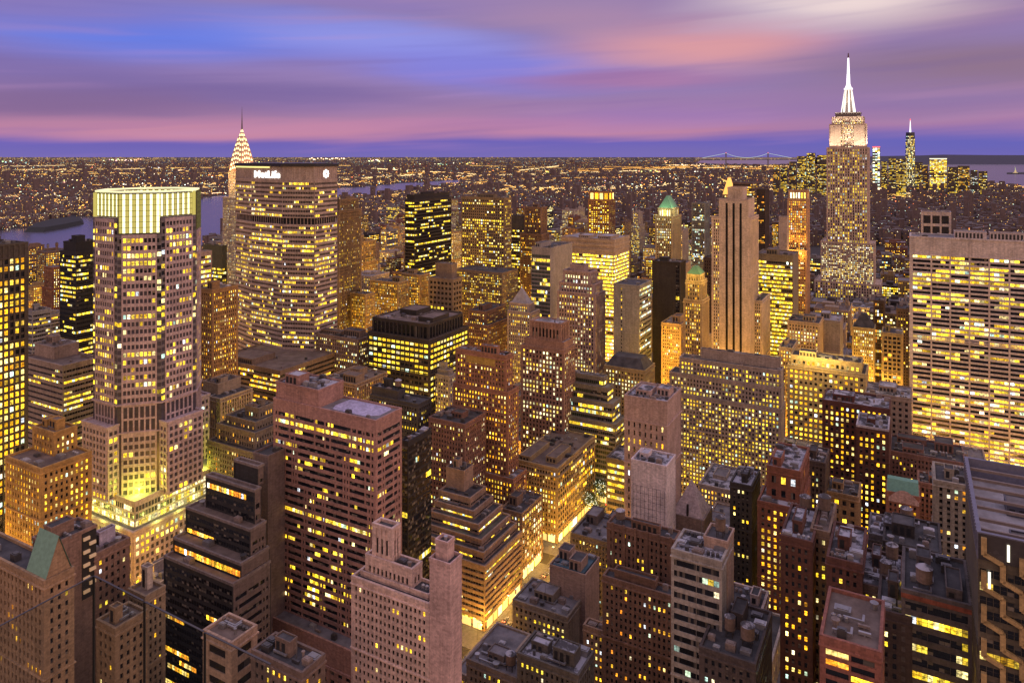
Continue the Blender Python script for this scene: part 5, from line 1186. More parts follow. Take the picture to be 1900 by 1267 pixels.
# ------------------------------------------------------------------ downtown and other far named towers: one mesh each
RW = roof_mat('dark')
def slab_tower(name, label, xl, xr, yt, Y, wall, p, pal, top=None, cat='skyscraper', group=None, fh=6.0, bw=6.0, gain=1.0):
    rng = random.Random(int(xl * 7 + yt)); Xc = (xr - CX) / F * Y; W = (xr - xl) / F * Y / 1.25; z1 = zat(yt, Y)
    L = (Xc, Y); o = MB(); wins = []; poly = rect(-W, 0, 0, W * .8)
    st = S('grid', fh=fh, bw=bw, ww=.8, wh=.6, pp=.4, sp=.3, p=p, pal=pal, coh=.4, rowv=.5, gain=gain)
    facade(o, wins, poly[0], poly[1], 0, z1, st, rng)
    o.prism(poly, 0, z1, [1, 1, 0, 0], 0)
    for w in wins:
        if w[6]: add_pane(o, w, 2, False)
    if top: o.box(-W, 0, -1, 0, z1 + .2, z1 + 7, 3)
    ob = o.build(name, [wall_mat(WALL[wall] if isinstance(wall, str) else wall), glass_mat(), window_mat(), emit_mat(top or (0, 0, 0), 1.5)])
    ob.location = (L[0], L[1], 0); ob.rotation_euler = (0, 0, -ANG)
    tag(ob, label, cat, group); register([world(L, q) for q in poly], 0, z1); foot([world(L, q) for q in poly])
    return ob
slab_tower('glass_tower', 'distant white green lit tower with a red top light, beside the floodlit mast tower', 1617, 1633, 274, 4600, 'grey', .9, 'c', (1.0, .1, .12), fh=9, bw=14, gain=1.2)
slab_tower('office_tower', 'distant block glowing solid yellow near the harbour', 1722, 1757, 296, 5000, 'tan', .95, 'y', (1.0, .9, .6), fh=9, bw=9, gain=1.1)
for i, (xl, xr, yt, pal, p, lb) in enumerate([(1476, 1496, 290, 'y', .6, 'dome topped yellow lit'), (1494, 1512, 284, 'y', .6, 'tallest yellow lit'), (1513, 1534, 288, 'y', .7, 'flat topped yellow lit'), (1462, 1477, 300, 'g', .5, 'squat gold lit'),
      (1634, 1646, 300, 'y', .5, 'slim dim yellow'), (1647, 1662, 293, 'y', .5, 'slim dotted'), (1661, 1681, 295, 'y', .8, 'broad bright yellow'), (1697, 1712, 301, 'y', .5, 'low dim yellow'),
      (1757, 1778, 310, 'y', .45, 'low brown dotted'), (1776, 1799, 308, 'g', .5, 'wide gold dotted'), (1800, 1814, 316, 'c', .4, 'small pale dotted'), (1708, 1722, 306, 'g', .5, 'small gold'), (1815, 1832, 318, 'y', .4, 'outermost low dark'),
      (1432, 1446, 306, 'g', .4, 'low orange dotted'), (1446, 1460, 310, 'y', .5, 'low flat lit')]):
    slab_tower('office_tower', f'{lb} block of the distant downtown cluster, ' + ('left of' if xl < 1574 else 'right of') + ' the floodlit mast tower', xl, xr, yt, 4300 + 137 * (i % 6), (.17, .14, .12), p * .8, pal, fh=6.5, bw=6.5, gain=.62)
def glass_spire():
    Y = 5500.0; L = ((1689 - CX) / F * Y, Y); t = thing('glass_spire_tower', 'distant tapering glass tower with a white mast, tallest of the downtown cluster', 'skyscraper', (L[0], Y, 0), -ANG)
    rng = random.Random(4); m_ = MB(); a = 36
    m_.taper(octagon(a, k=.95), octagon(a * .86, k=.3), 0, zat(258, Y)); m_.build('wall', [glass_mat((.10, .12, .13), .2)], t)
    c = MB(); c.taper(octagon(a * .86, k=.3), octagon(a * .8, k=.3), zat(258, Y), zat(246, Y)); c.build('crown', [metal_mat((.06, .07, .09))], t)
    k = MB(); k.cyl(0, 0, 6, 1.5, zat(246, Y), zat(224, Y), 8); k.build('mast', [emit_mat((1, .95, .95), 1.6)], t)
    b_ = MB(); b_.cyl(0, 0, 3, 3, zat(224, Y), zat(221, Y), 8); b_.build('beacon', [emit_mat((1, .1, .12), 1.6)], t)
    w = MB()
    for r in range(34):
        z = 8 + r * 12
        for s in range(10):
            if rng.random() < .62:
                x = -30 + s * 6; y = -a * .99 + 2 * z / 420 - .6 - 1.5; c_ = litcol('w', rng, .8); w.face([(x, y, z), (x + 4.6, y, z), (x + 4.6, y, z + 6), (x, y, z + 6)], 0, c_)
    o = w.build('window', [window_mat()], t); o['kind'] = 'stuff'
    register([world(L, q) for q in octagon(a)], 0, zat(250, Y)); foot([world(L, q) for q in octagon(a)])
glass_spire()
# harbour bridge, island statue
def bridge():
    Y = 15500.0; t = thing('suspension_bridge', 'far suspension bridge with two towers and lit cables on the horizon', 'bridge', ((1385 - CX) / F * Y, Y, 0))
    s = Y / F; m_ = MB()
    for x in (-38, 40):
        m2 = MB()
        for d in (-9, 9): m2.box(x * s + d - 5, x * s + d + 5, -5, 5, 0, 330)
        m2.box(x * s - 14, x * s + 14, -4, 4, 300, 322); m2.box(x * s - 14, x * s + 14, -4, 4, 190, 205); m2.build('bridge_tower', [metal_mat((.2, .2, .25))], t)
        b_ = MB(); b_.box(x * s - 7, x * s + 7, -7, 7, 331, 343); b_.build('beacon', [emit_mat((1, .15, .1), 1.5)], t)
    m_.box(-95 * s, 95 * s, -12, 12, 215, 226); m_.build('deck', [emit_mat((.8, .5, .35), .4)], t)
    c = MB(); pts = []
    for k in range(-90, 91, 2):
        z = 232 + 95 * ((k - 1) / 39) ** 2 if abs(k - 1) <= 39 else max(222, 327 - (abs(k - 1) - 39) * 2.3)
        pts.append((k * s, z))
    for (x0, za), (x1, zb) in zip(pts, pts[1:]): c.face([(x0, -3, za - 3), (x1, -3, zb - 3), (x1, -3, zb + 3), (x0, -3, za + 3)]); c.face([(x0, -3, za + 3), (x1, -3, zb + 3), (x1, 3, zb + 3), (x0, 3, za + 3)])
    c.build('cable', [emit_mat((.6, .85, .75), .8)], t)
bridge()
def statue():
    Y = 11000.0; x = (1884 - CX) / F * Y; t = thing('statue', 'tiny lit statue raising one arm on a pedestal on the harbour island', 'statue', (x, Y, 0))
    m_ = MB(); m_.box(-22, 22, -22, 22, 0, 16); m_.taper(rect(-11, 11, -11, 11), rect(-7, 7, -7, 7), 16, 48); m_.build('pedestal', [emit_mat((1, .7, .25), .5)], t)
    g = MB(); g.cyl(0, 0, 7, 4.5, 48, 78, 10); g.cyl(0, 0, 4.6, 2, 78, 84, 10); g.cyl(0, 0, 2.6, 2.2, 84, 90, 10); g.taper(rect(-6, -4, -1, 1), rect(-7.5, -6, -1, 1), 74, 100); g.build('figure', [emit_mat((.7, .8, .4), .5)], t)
    b_ = MB(); b_.cyl(-6.7, 0, 1.6, .4, 100, 108, 8); b_.build('torch', [emit_mat((1, .8, .3), 1.5)], t)
statue()

# ------------------------------------------------------------------ the ordinary blocks between the named towers
rng = random.Random(77)
STREETS = [312 + 101 * k for k in range(-4, 16)]
AVES = [-1290, -1090, -890, -690, -490, -345, -189, 95, 375, 650, 930, 1210]
cands = []
for i in range(len(STREETS) - 1):
    u0, u1 = STREETS[i] + 9, STREETS[i + 1] - 9
    for j in range(len(AVES) - 1):
        v0, v1 = AVES[j] + 14, AVES[j + 1] - 14
        for row in (0, 1):
            ua, ub = (u0, (u0 + u1) / 2 - 1.5) if row == 0 else ((u0 + u1) / 2 + 1.5, u1)
            v = v0
            while v < v1 - 9:
                w = min(rng.choice((14, 18, 22, 26, 32, 40)), v1 - v)
                cands.append((ua + rng.uniform(0, 2), ub - rng.uniform(0, 6), v + .4, v + w - .4)); v += w
def conflicts(poly, z1):
    n = 0
    for c, r0, r1, Y in raster(poly, 0, z1): n += int(np.count_nonzero(ZB[r0:r1, c] > Y + 2) - np.count_nonzero(ZB[r0:r1, c] >= 1e9))
    return n
fills = []
cands.sort(key=lambda c: -(c[0]))
for u0, u1, v0, v1 in cands:
    if any(a < u1 and b > u0 and c < v1 and d > v0 for a, b, c, d in FOOT): continue
    q = [uv2w(u, v) for u, v in ((u0, v0), (u0, v1), (u1, v1), (u1, v0))]      # CCW seen from above
    if min(p[1] for p in q) < 130: continue
    pxs = [CX + F * p[0] / p[1] for p in q]
    if max(pxs) < -60 or min(pxs) > 1960: continue
    Y = min(p[1] for p in q); px = sum(pxs) / 4
    h = rng.lognormvariate(math.log(42 if Y < 700 else 40), .42)
    if Y > 620 and rng.random() < .16: h = rng.uniform(75, 135)
    if px > 1450 and Y > 560: h = min(h, rng.uniform(30, 75))
    if Y < 480: h = min(h, 62)
    ymin = 345 if Y > 900 else 430
    h = min(h, max(12, zat(ymin, Y)), 150)
    ok = False
    for _ in range(9):
        if conflicts(q, h) <= 2: ok = True; break
        h *= .8
        if h < 9: break
    if ok: fills.append([q, h, (u0, u1, v0, v1), px, Y])
for f in fills: register(f[0], 0, f[1], False)
vis = []
for f in fills:
    n = sum(int(np.count_nonzero(ZA[r0:r1, c] >= Y - .5)) for c, r0, r1, Y in raster(f[0], 0, f[1]))
    vis.append(n)
order = sorted(range(len(fills)), key=lambda i: -vis[i])
PICK = [i for i in order if vis[i] > 0][:190]
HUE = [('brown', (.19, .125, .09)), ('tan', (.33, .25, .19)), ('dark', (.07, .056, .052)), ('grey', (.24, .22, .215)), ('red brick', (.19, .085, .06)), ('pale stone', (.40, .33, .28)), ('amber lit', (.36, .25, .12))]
def fill_mesh(mb, q, h, rng, Y, hue, px, offs, t=None, rmat=None, wmat=None):
    """one ordinary building, local to the corner q[1] (north-west)"""
    L = offs; poly = [local(L, p) for p in q]
    poly = [(min(p[0] for p in poly), min(p[1] for p in poly)), (max(p[0] for p in poly), min(p[1] for p in poly)), (max(p[0] for p in poly), max(p[1] for p in poly)), (min(p[0] for p in poly), max(p[1] for p in poly))]
    k = rng.random(); dens = rng.uniform(.45, .95) * (.55 if px > 1480 else 1.0)
    pal = rng.choice('yygggwwr')
    if hue in (0, 1, 4, 5, 6): st = S('deco' if k < .4 else 'brick', bw=rng.uniform(2.6, 3.4), fh=rng.uniform(3.3, 3.8), p=dens, pal=pal, rowv=.4)
    else: st = S('ribbon' if k < .5 else 'grid', p=dens, pal=pal, rowv=.7)
    wins = []
    tiers = [(poly, 0, h)]
    W, D = poly[1][0] - poly[0][0], poly[2][1] - poly[1][1]
    if h > 45 and W > 16 and rng.random() < .6:
        a = h * rng.uniform(.6, .85); i_ = rng.uniform(2, 5)
        tiers = [(poly, 0, a), (rect(poly[0][0] + i_, poly[1][0] - i_, poly[0][1] + i_ * .6, poly[2][1] - i_), a, h)]
    for pl, z0, z1 in tiers:
        for e in (0, 1): facade(mb, wins, pl[e], pl[e + 1], z0, z1, st, rng)
        if px > 1690: facade(mb, wins, pl[3], pl[0], z0, z1, st, rng)
        mb.prism(pl, z0, z1, [1, 1, 0, 1 if px > 1690 else 0], 2); ring(mb, pl, .68, -.35, z1 - .15, z1 + 1.0)
        if t:
            m2 = MB(); m2.prism(offset(pl, -.35), z1 + .02, z1 + .08); m2.build('roof', [rmat], t)
        else: mb.prism(offset(pl, -.35), z1 + .02, z1 + .08, 2)
    pl, z0, z1 = tiers[-1]; W, D = pl[1][0] - pl[0][0], pl[2][1] - pl[1][1]
    for _ in range(rng.randint(1, 3)):
        if W < 8 or D < 8: break
        w, d = W * rng.uniform(.15, .4), D * rng.uniform(.15, .4); x = rng.uniform(pl[0][0] + 1, pl[1][0] - w - 1); y = rng.uniform(pl[0][1] + 1, pl[2][1] - d - 1)
        if t: penthouse_part(t, x, x + w, y, y + d, z1 + .1, rng.uniform(2, 5), wmat, 'grey', rng)
        else: mb.box(x, x + w, y, y + d, z1 + .1, z1 + rng.uniform(2, 6) + rng.random() * .01, 0)
        if t: break
    if t:
        for _ in range(6):
            if W > 6 and D > 6: vent_part(t, rng.uniform(pl[0][0] + 2, pl[1][0] - 2), rng.uniform(pl[0][1] + 2, pl[2][1] - 2), z1 + .09, rng)
        mb.build('wall', [wmat, glass_mat(), rmat], t); put_windows(t, wins, 100); return
    if rng.random() < .35 and W > 9 and D > 9:
        x, y = rng.uniform(pl[0][0] + 3, pl[1][0] - 3), rng.uniform(pl[0][1] + 3, pl[2][1] - 3); mb.cyl(x, y, 2, 2, z1 + 6.5, z1 + 10.5, 10, 0); mb.cyl(x, y, 2.1, .1, z1 + 10.5, z1 + 12, 10, 2); mb.box(x - 1.2, x + 1.2, y - 1.2, y + 1.2, z1 + .1, z1 + 6.5, 0)
    for w in wins:
        if w[6]: add_pane(mb, w, 3, False)
used_labels = {}
NEAR = set([i for i in PICK if fills[i][4] < 600][:45])
rest = MB()
pick = set(PICK)
RK = ['dark', 'snow', 'grey', 'brown', 'grey']
for i, (q, h, uvb, px, Y) in enumerate(fills):
    r = random.Random(900 + i); hue = r.randrange(7)
    if px > 1480 and Y < 900 and hue in (5, 6): hue = r.choice((2, 4, 0))
    L = q[1]
    mb = MB()
    rk = r.choice(RK); mats = [wall_mat(HUE[hue][1]), glass_mat(), roof_mat(rk), window_mat()]
    if i not in pick: continue
    if i in NEAR:
        o = thing('city_block_building', 'x', 'building', (L[0], L[1], 0), -ANG); fill_mesh(mb, q, h, r, Y, hue, px, L, o, mats[2], mats[0])
    else:
        fill_mesh(mb, q, h, r, Y, hue, px, L); o = mb.build('city_block_building', mats); o.location = (L[0], L[1], 0); o.rotation_euler = (0, 0, -ANG)
    # a label from its looks and its nearest named neighbour in the picture
    cpy = HY + (H - h * .7) / Y * F
    lm = sorted(LAND, key=lambda a: (a[0] - px) ** 2 + ((a[1] - cpy) * .8) ** 2)
    words = 'low' if h < 28 else 'mid height' if h < 60 else 'tall'; roofw = {'dark': 'dark roofed', 'snow': 'snow patched', 'grey': 'grey roofed', 'brown': 'brown roofed'}[rk]
    lab = None
    for a in lm[:4]:
        rel = ('behind' if Y > a[2] + 60 else 'in front of' if Y < a[2] - 60 else 'beside')
        side = 'left' if px < a[0] - 25 else 'right' if px > a[0] + 25 else None
        l_ = f'{words} {roofw} {HUE[hue][0]} building ' + (f'{rel} and {side} of {a[3]}' if side and rel != 'beside' else f'just {side} of {a[3]}' if side else f'directly {rel} {a[3]}')
        l_ = l_.replace('in front of and', 'in front and').replace('behind and', 'behind and to the')
        if len(l_.split()) > 16: l_ = l_.replace(roofw + ' ', '')
        if len(l_.split()) > 16: l_ = l_.replace(' building ', ' block ').replace('mid height ', '')
        if l_ not in used_labels: lab = l_; break
    lab = lab or l_
    used_labels[lab] = used_labels.get(lab, 0) + 1
    tag(o, lab, 'building', 'ordinary city blocks between the named towers')
for i, (q, h, uvb, px, Y) in enumerate(fills):
    if i in pick: continue
    r = random.Random(900 + i)
    if vis[i] > 0: fill_mesh(rest, q, h, r, Y, r.randrange(7), px, (0, 0))
    else:
        p = [local((0, 0), a) for a in q]; p = rect(min(a for a, b in p), max(a for a, b in p), min(b for a, b in p), max(b for a, b in p)); rest.prism(p, 0, h, 0, 2)
o = rest.build('background_blocks', [wall_mat((.17, .12, .09)), glass_mat(), roof_mat('grey'), window_mat()])
o['kind'] = 'stuff'; o['label'] = 'crowded low blocks half hidden between the named towers'; o.rotation_euler = (0, 0, -ANG)
# ------------------------------------------------------------------ the far city beyond the river: uncountable, one object
def inside(P_, x, y):
    c = False; j = len(P_) - 1
    for i in range(len(P_)):
        (xi, yi), (xj, yj) = P_[i], P_[j]
        if (yi > y) != (yj > y) and x < (xj - xi) * (y - yi) / (yj - yi) + xi: c = not c
        j = i
    return c
ISL = [(40, 434), (60, 418), (150, 404), (160, 418), (90, 434)]
def far_city():
    rng = random.Random(3); mb = MB(); n = 0
    OR = [(1.0, .40, .05), (1.0, .5, .10), (1.0, .62, .14), (1.0, .74, .32), (1.0, .86, .6), (1.0, .55, .08), (.7, .95, .8), (1.0, .25, .1)]
    while n < 24000:
        t = rng.random(); py = HY + 1.4 + 165 * t ** 1.25; px = rng.uniform(-30, 1930)
        if any(inside(P_, px, py + .5) or inside(P_, px, py - 1.0) for P_ in (RIVER, BAY, HARBOUR)): continue
        if px > 1800 and py < 306: continue
        x, Y = gpt(px, py)
        if Y < 1500: continue
        u, v = w2uv(x, Y)
        if any(a - 8 < u < b + 8 and c - 8 < v < d + 8 for a, b, c, d in FOOT): continue
        n += 1
        w = max(15, rng.uniform(.6, 1.5) * Y / F * 6); d = w * rng.uniform(.6, 1.3)
        h = rng.uniform(7, 26) * (1 + min(Y, 9000) / 9000) * (1.6 if px > 850 and Y < 3500 else 1.0)
        if rng.random() < .03: h *= rng.uniform(2, 3)
        h = min(h, 150, H - 5.5 / F * Y if Y < 30000 else 20); h = max(h, 5)
        q = [(x + a * SX + b * AX, Y + a * SY + b * AY) for a, b in ((-w / 2, 0), (w / 2, 0), (w / 2, d), (-w / 2, d))]
        mb.prism(q, 0.0, h, 0, 1)
        patch = .5 + .5 * math.sin(x * .0021 + math.sin(Y * .0013) * 2) * math.sin(Y * .0017 + x * .0007)
        patch = .35 + 1.3 * patch * patch
        for k in range(rng.choice((1, 2, 2, 3, 3, 4, 5)) if Y > 3600 else rng.randint(3, 11)):
            br = min(1.3 if Y < 9000 else .45 if Y < 16000 else .25, rng.lognormvariate(-.8, 1.0)) * (1.25 if px < 420 else 1.0) * patch
            c = rng.choice(OR); s = max(1.8, Y / F * (rng.uniform(.7, 1.9) if Y > 3600 else rng.uniform(.7, 1.5))); hh = min(s * rng.uniform(.45, .9), h * .9)
            z = rng.uniform(0, max(.1, h - hh)); f = rng.uniform(.05, .95)
            if rng.random() < .62: a, b, nx, ny = q[0], q[1], -AX, -AY
            else: a, b, nx, ny = q[1], q[2], SX, SY
            ax, ay = a[0] + (b[0] - a[0]) * f, a[1] + (b[1] - a[1]) * f; l = math.hypot(b[0] - a[0], b[1] - a[1]); ux, uy = (b[0] - a[0]) / l * s / 2, (b[1] - a[1]) / l * s / 2
            o = .25 + Y * 2e-4; ax += nx * o; ay += ny * o
            mb.face([(ax - ux, ay - uy, z), (ax + ux, ay + uy, z), (ax + ux, ay + uy, z + hh), (ax - ux, ay - uy, z + hh)], 2, (c[0] * br, c[1] * br, c[2] * br))
    # street lines, bright clusters and yards
    for k in range(150):
        px = rng.uniform(-20, 1850); py = HY + 20 + 125 * rng.random() ** 1.1; x, Y = gpt(px, py); th = math.radians(rng.choice((62, -28, 40, -50, 12)) + rng.uniform(-2, 2)); Ln = rng.uniform(.2, .55) * Y; n_ = int(Ln / (Y / F * 2.2)); cc = rng.choice(((1.0, .46, .08), (1.0, .55, .14), (1.0, .68, .3))); bb = rng.uniform(.3, 1.0)
        for j in range(min(n_, 260)):
            xx, yy = x + math.sin(th) * (j - n_ / 2) * Ln / n_, Y + math.cos(th) * (j - n_ / 2) * Ln / n_
            if yy < 1500: continue
            qx, qy = CX + F * xx / yy, HY + F * H / yy
            if qx < -20 or qx > 1920 or qy < HY + 9 or any(inside(P_, qx, qy) for P_ in (RIVER, BAY, HARBOUR)): continue
            s = yy / F * .55; z = rng.uniform(10, 22) + yy * .001; mb.face([(xx - s, yy, z), (xx + s, yy, z), (xx + s, yy, z + s * 1.4), (xx - s, yy, z + s * 1.4)], 2, tuple(v * bb for v in cc))
    for k in range(70):
        px = rng.uniform(-20, 1500); py = HY + 7 + 85 * rng.random() ** 1.1; cc = rng.choice(((1.0, .45, .08), (1.0, .62, .2), (1.0, .8, .5), (.8, 1, .7))); sp = rng.uniform(5, 22)
        for j in range(rng.randint(5, 18)):
            qx, qy = px + rng.gauss(0, sp), py + rng.gauss(0, 1.3)
            if qy < HY + 2 or any(inside(P_, qx, qy + .4) for P_ in (RIVER, BAY, HARBOUR)): continue
            x, Y = gpt(qx, qy)
            if Y < 1500: continue
            s = Y / F * rng.uniform(.6, 1.3); z = 12 + Y * .001; mb.face([(x - s, Y, z), (x + s, Y, z), (x + s, Y, z + s), (x - s, Y, z + s)], 2, tuple(v * rng.uniform(.5, 1.3) for v in cc))
    # lamps along the river banks and the lit line of the horizon
    def dot(px, py, s, c, lift=4):
        x, Y = gpt(px, py); s = s * Y / F; mb.face([(x - s, Y, lift), (x + s, Y, lift), (x + s, Y, lift + s * 1.3), (x - s, Y, lift + s * 1.3)], 2, c)
    for k in range(60): dot(355 + k * .95 + rng.uniform(-.4, .4), 364.5 - k * .05, .7, (1.0, .42, .12) if k % 3 else (1.0, .75, .6), 12)
    for k in range(170):
        px = rng.uniform(625, 900); py = 343 - (px - 625) * .035 + rng.uniform(-3.5, 0); dot(px, py, .6, (1.0, .45, .15), 8)
    for k in range(230):
        px = rng.uniform(1700, 1910); dot(px, rng.uniform(303.3, 304.8), .7, rng.choice(((1, .55, .2), (1, .7, .35))), 20)
    for k in range(900):
        px = abs(rng.gauss(0, 1)) * 500 - 20; px = px if rng.random() < .6 else rng.uniform(0, 1480); g = rng.uniform(.04, .18); dot(px, rng.uniform(293.2, 298.5), rng.uniform(.5, 1.3), (g, g * .62, g * .25), 30)
    for (x0, x1, y, c) in ((1330, 1395, 318, (1, .85, .6)), (1290, 1322, 323, (1, .9, .75)), (1240, 1310, 309, (1, .7, .4)), (575, 640, 296, (1, .7, .45)), (250, 262, 298, (1, .4, .2))):
        px = x0
        while px < x1: dot(px, y + rng.uniform(-1.5, 1.5), rng.uniform(.8, 1.6), c, 15); px += rng.uniform(2, 5)
    o = mb.build('distant_city', [wall_mat((.15, .11, .11)), roof_mat('grey'), window_mat()])
    o['kind'] = 'stuff'; o['label'] = 'sea of tiny city lights reaching to the horizon'
far_city()

# ------------------------------------------------------------------ street lamps
SODIUM = (1.0, .50, .06)
def street_lamp(first=[None]):
    if first[0] is None:
        t = thing('street_lamp', 'tall street lamp leaning over the glowing avenue kerb', 'street lamp', (0, 0, 0), 0, 'street lamps along the lit avenue')
        m_ = MB(); m_.cyl(0, 0, .14, .09, 0, 9, 8); m_.build('pole', [metal_mat((.1, .1, .1))], t)
        m_ = MB(); m_.box(0, 2.4, -.06, .06, 8.85, 9.0); m_.build('arm', [metal_mat((.1, .1, .1))], t)
        m_ = MB(); m_.box(1.9, 2.8, -.22, .22, 8.6, 8.84); m_.build('lamp_head', [emit_mat((1.0, .72, .25), 9.0)], t)
        first[0] = t
    return first[0]
proto = street_lamp(); made = 0
for k in range(18):
    u = 268 + k * 29
    for v, r in ((-201.5, -ANG), (-176.5, -ANG + math.pi)):
        x, y = uv2w(u, v)
        if made == 0: o = proto
        else:
            o = proto.copy(); COL.objects.link(o)
            for ch in proto.children:
                if ch.type == 'MESH': c = ch.copy(); COL.objects.link(c); c.parent = o
        o.location = (x, y, .16); o.rotation_euler = (0, 0, r); made += 1
        ld = bpy.data.lights.new('lamp_light', 'POINT'); ld.energy = 15000 if u < 560 else 12000; ld.color = SODIUM; ld.shadow_soft_size = .5
        lo = bpy.data.objects.new('lamp_light', ld); COL.objects.link(lo); lo.parent = o; lo.location = (2.4, 0, 8.2)
# bare lights without posts, added for the golden glow of hidden streets
def glow(u, v, p):
    x, y = uv2w(u, v)
    if y < 60: return
    px = CX + F * x / y
    if px < -150 or px > 2050: return
    if any(a + .5 < u < b - .5 and c + .5 < v < d - .5 for a, b, c, d in FOOT): return
    lamp('street_light', (x, y, 16.0), SODIUM, p, 1.2)
for s in STREETS:
    if s < 200 or s > 1120: continue
    v = -940
    while v < 420:
        dark = v > -165 and s < 520
        if not (-215 < v < -165): glow(s, v, 4500 if dark else 9000 if v > -165 and s < 540 else 9000 if s < 330 else 26000 if v > -165 and s < 540 else 40000 if v > 20 else 62000 if s < 420 else 125000)
        v += 56
for a in (-345, -490, -690, -890, 95):
    u = 150
    while u < 1150:
        if all(abs(u - s) > 15 for s in STREETS): glow(u, a, 9000 if a == 95 else 8000 if u < 340 else 110000)
        u += 50

# ------------------------------------------------------------------ lit shop fronts along the avenue
for o in list(scene.objects):
    if o.parent is None and o.get('label') and any(k in o['label'] for k in ('brown ziggurat', 'ornate golden stone corner', 'dotted brown brick block', 'greenish glass terraced', 'low office of yellow')):
        r_ = random.Random(len(o['label'])); wl = [c_ for c_ in o.children if c_.name.startswith('wall')][0]
        xs = [v.co.x for v in wl.data.vertices if v.co.z < 1]; ys = [v.co.y for v in wl.data.vertices if v.co.z < 1]; x1, y1 = max(xs), max(ys); x0 = min(xs)
        y = 1.5
        while y < y1 - 5:
            w = r_.uniform(4, 8); m_ = MB(); m_.box(x1 + .02, x1 + .12, y, min(y + w, y1 - 1), .7, 5.2); m_.build('shop_window', [emit_mat(r_.choice(((1.0, .78, .3), (1.0, .6, .1), (1.0, .9, .62), (1.0, .68, .2))), r_.choice((1.2, 2.2, 3.2)))], o); y += w + r_.uniform(.8, 2)
        x = x1 - 2
        while x > x0 + 6 and x > x1 - 45:
            w = r_.uniform(4, 7); m_ = MB(); m_.box(x - w, x, -.12 - .7, -.02 - .7, .7, 5.0); m_.build('shop_window', [emit_mat((1.0, .7, .2), r_.choice((1.0, 2.0)))], o); x -= w + 1.2

# ------------------------------------------------------------------ cars on the avenue
def make_car(colname, col):
    t = thing('car', f'{colname} car driving away along the glowing avenue', 'car', (0, 0, 0), 0, f'{colname} cars on the lit avenue')
    b = MB(); b.taper(rect(-.9, .9, -2.2, 2.2), rect(-.82, .82, -2.12, 2.12), .32, .86); b.taper(rect(-.78, .78, -1.6, 1.0), rect(-.6, .6, -1.15, .45), .86, 1.42)
    b.build('body', [metal_mat(col, .3, .1)], t)
    g = MB()
    for s in (-1, 1): g.face([(s * .755, -1.3, .95), (s * .755, .75, .95), (s * .65, .4, 1.32), (s * .65, -1.05, 1.32)])
    g.face([(-.66, -1.53, .95), (.66, -1.53, .95), (.58, -1.22, 1.34), (-.58, -1.22, 1.34)]); g.build('window', [glass_mat()], t)
    for sx in (-1, 1):
        for sy in (-1.35, 1.35):
            w = MB(); n = 12
            ring_ = [(sy + .33 * math.cos(k * 2 * math.pi / n), .33 + .33 * math.sin(k * 2 * math.pi / n)) for k in range(n)]
            w.face([(sx * .93, y, z) for y, z in ring_]); w.face([(sx * .72, y, z) for y, z in ring_])
            for k in range(n):
                (y0, z0), (y1, z1) = ring_[k], ring_[(k + 1) % n]; w.face([(sx * .93, y0, z0), (sx * .93, y1, z1), (sx * .72, y1, z1), (sx * .72, y0, z0)])
            w.build('wheel', [metal_mat((.02, .02, .02), .8, 0)], t)
        l = MB(); l.box(sx * .6 - .2, sx * .6 + .2, -2.27, -2.21, .6, .8); l.build('tail_light', [emit_mat((1.0, .06, .03), 26.0)], t)
        l = MB(); l.box(sx * .6 - .2, sx * .6 + .2, 2.21, 2.27, .55, .75); l.build('headlight', [emit_mat((1.0, .92, .75), 30.0)], t)
    return t
protos = [make_car('yellow', (.75, .42, .03)), make_car('black', (.02, .02, .025)), make_car('white', (.7, .7, .7)), make_car('silver grey', (.3, .3, .32))]
used = set(); rng = random.Random(8)
def put_car(k, x, y, r, label=None, group=None):
    p = protos[k]
    if k not in used: o = p; used.add(k)
    else:
        o = p.copy(); COL.objects.link(o)
        for ch in p.children: c = ch.copy(); COL.objects.link(c); c.parent = o
    if label: o['label'] = label
    if group: o['group'] = group
    o.location = (x, y, .05); o.rotation_euler = (0, 0, r)
for lane in (-196.5, -192.8, -189.2, -185.6, -182):
    u = 296 + rng.uniform(0, 12)
    while u < 760:
        put_car(rng.choice((0, 0, 1, 2, 3)), *uv2w(u, lane), -ANG); u += rng.uniform(8, 24) * (1 if u > 420 else 1.2)
for s, name in ((312, 'near'), (413, 'far')):      # waiting at the crossings with headlights on, facing west
    for k in range(3):
        put_car(k + 1, *uv2w(s - 2 + 3.6 * (k % 2), -212 - 8 * (k // 2)), -ANG - math.pi / 2, f'{("black","white","silver grey")[k]} car waiting with its headlights on at the {name} side street', f'cars waiting at the {name} side street')

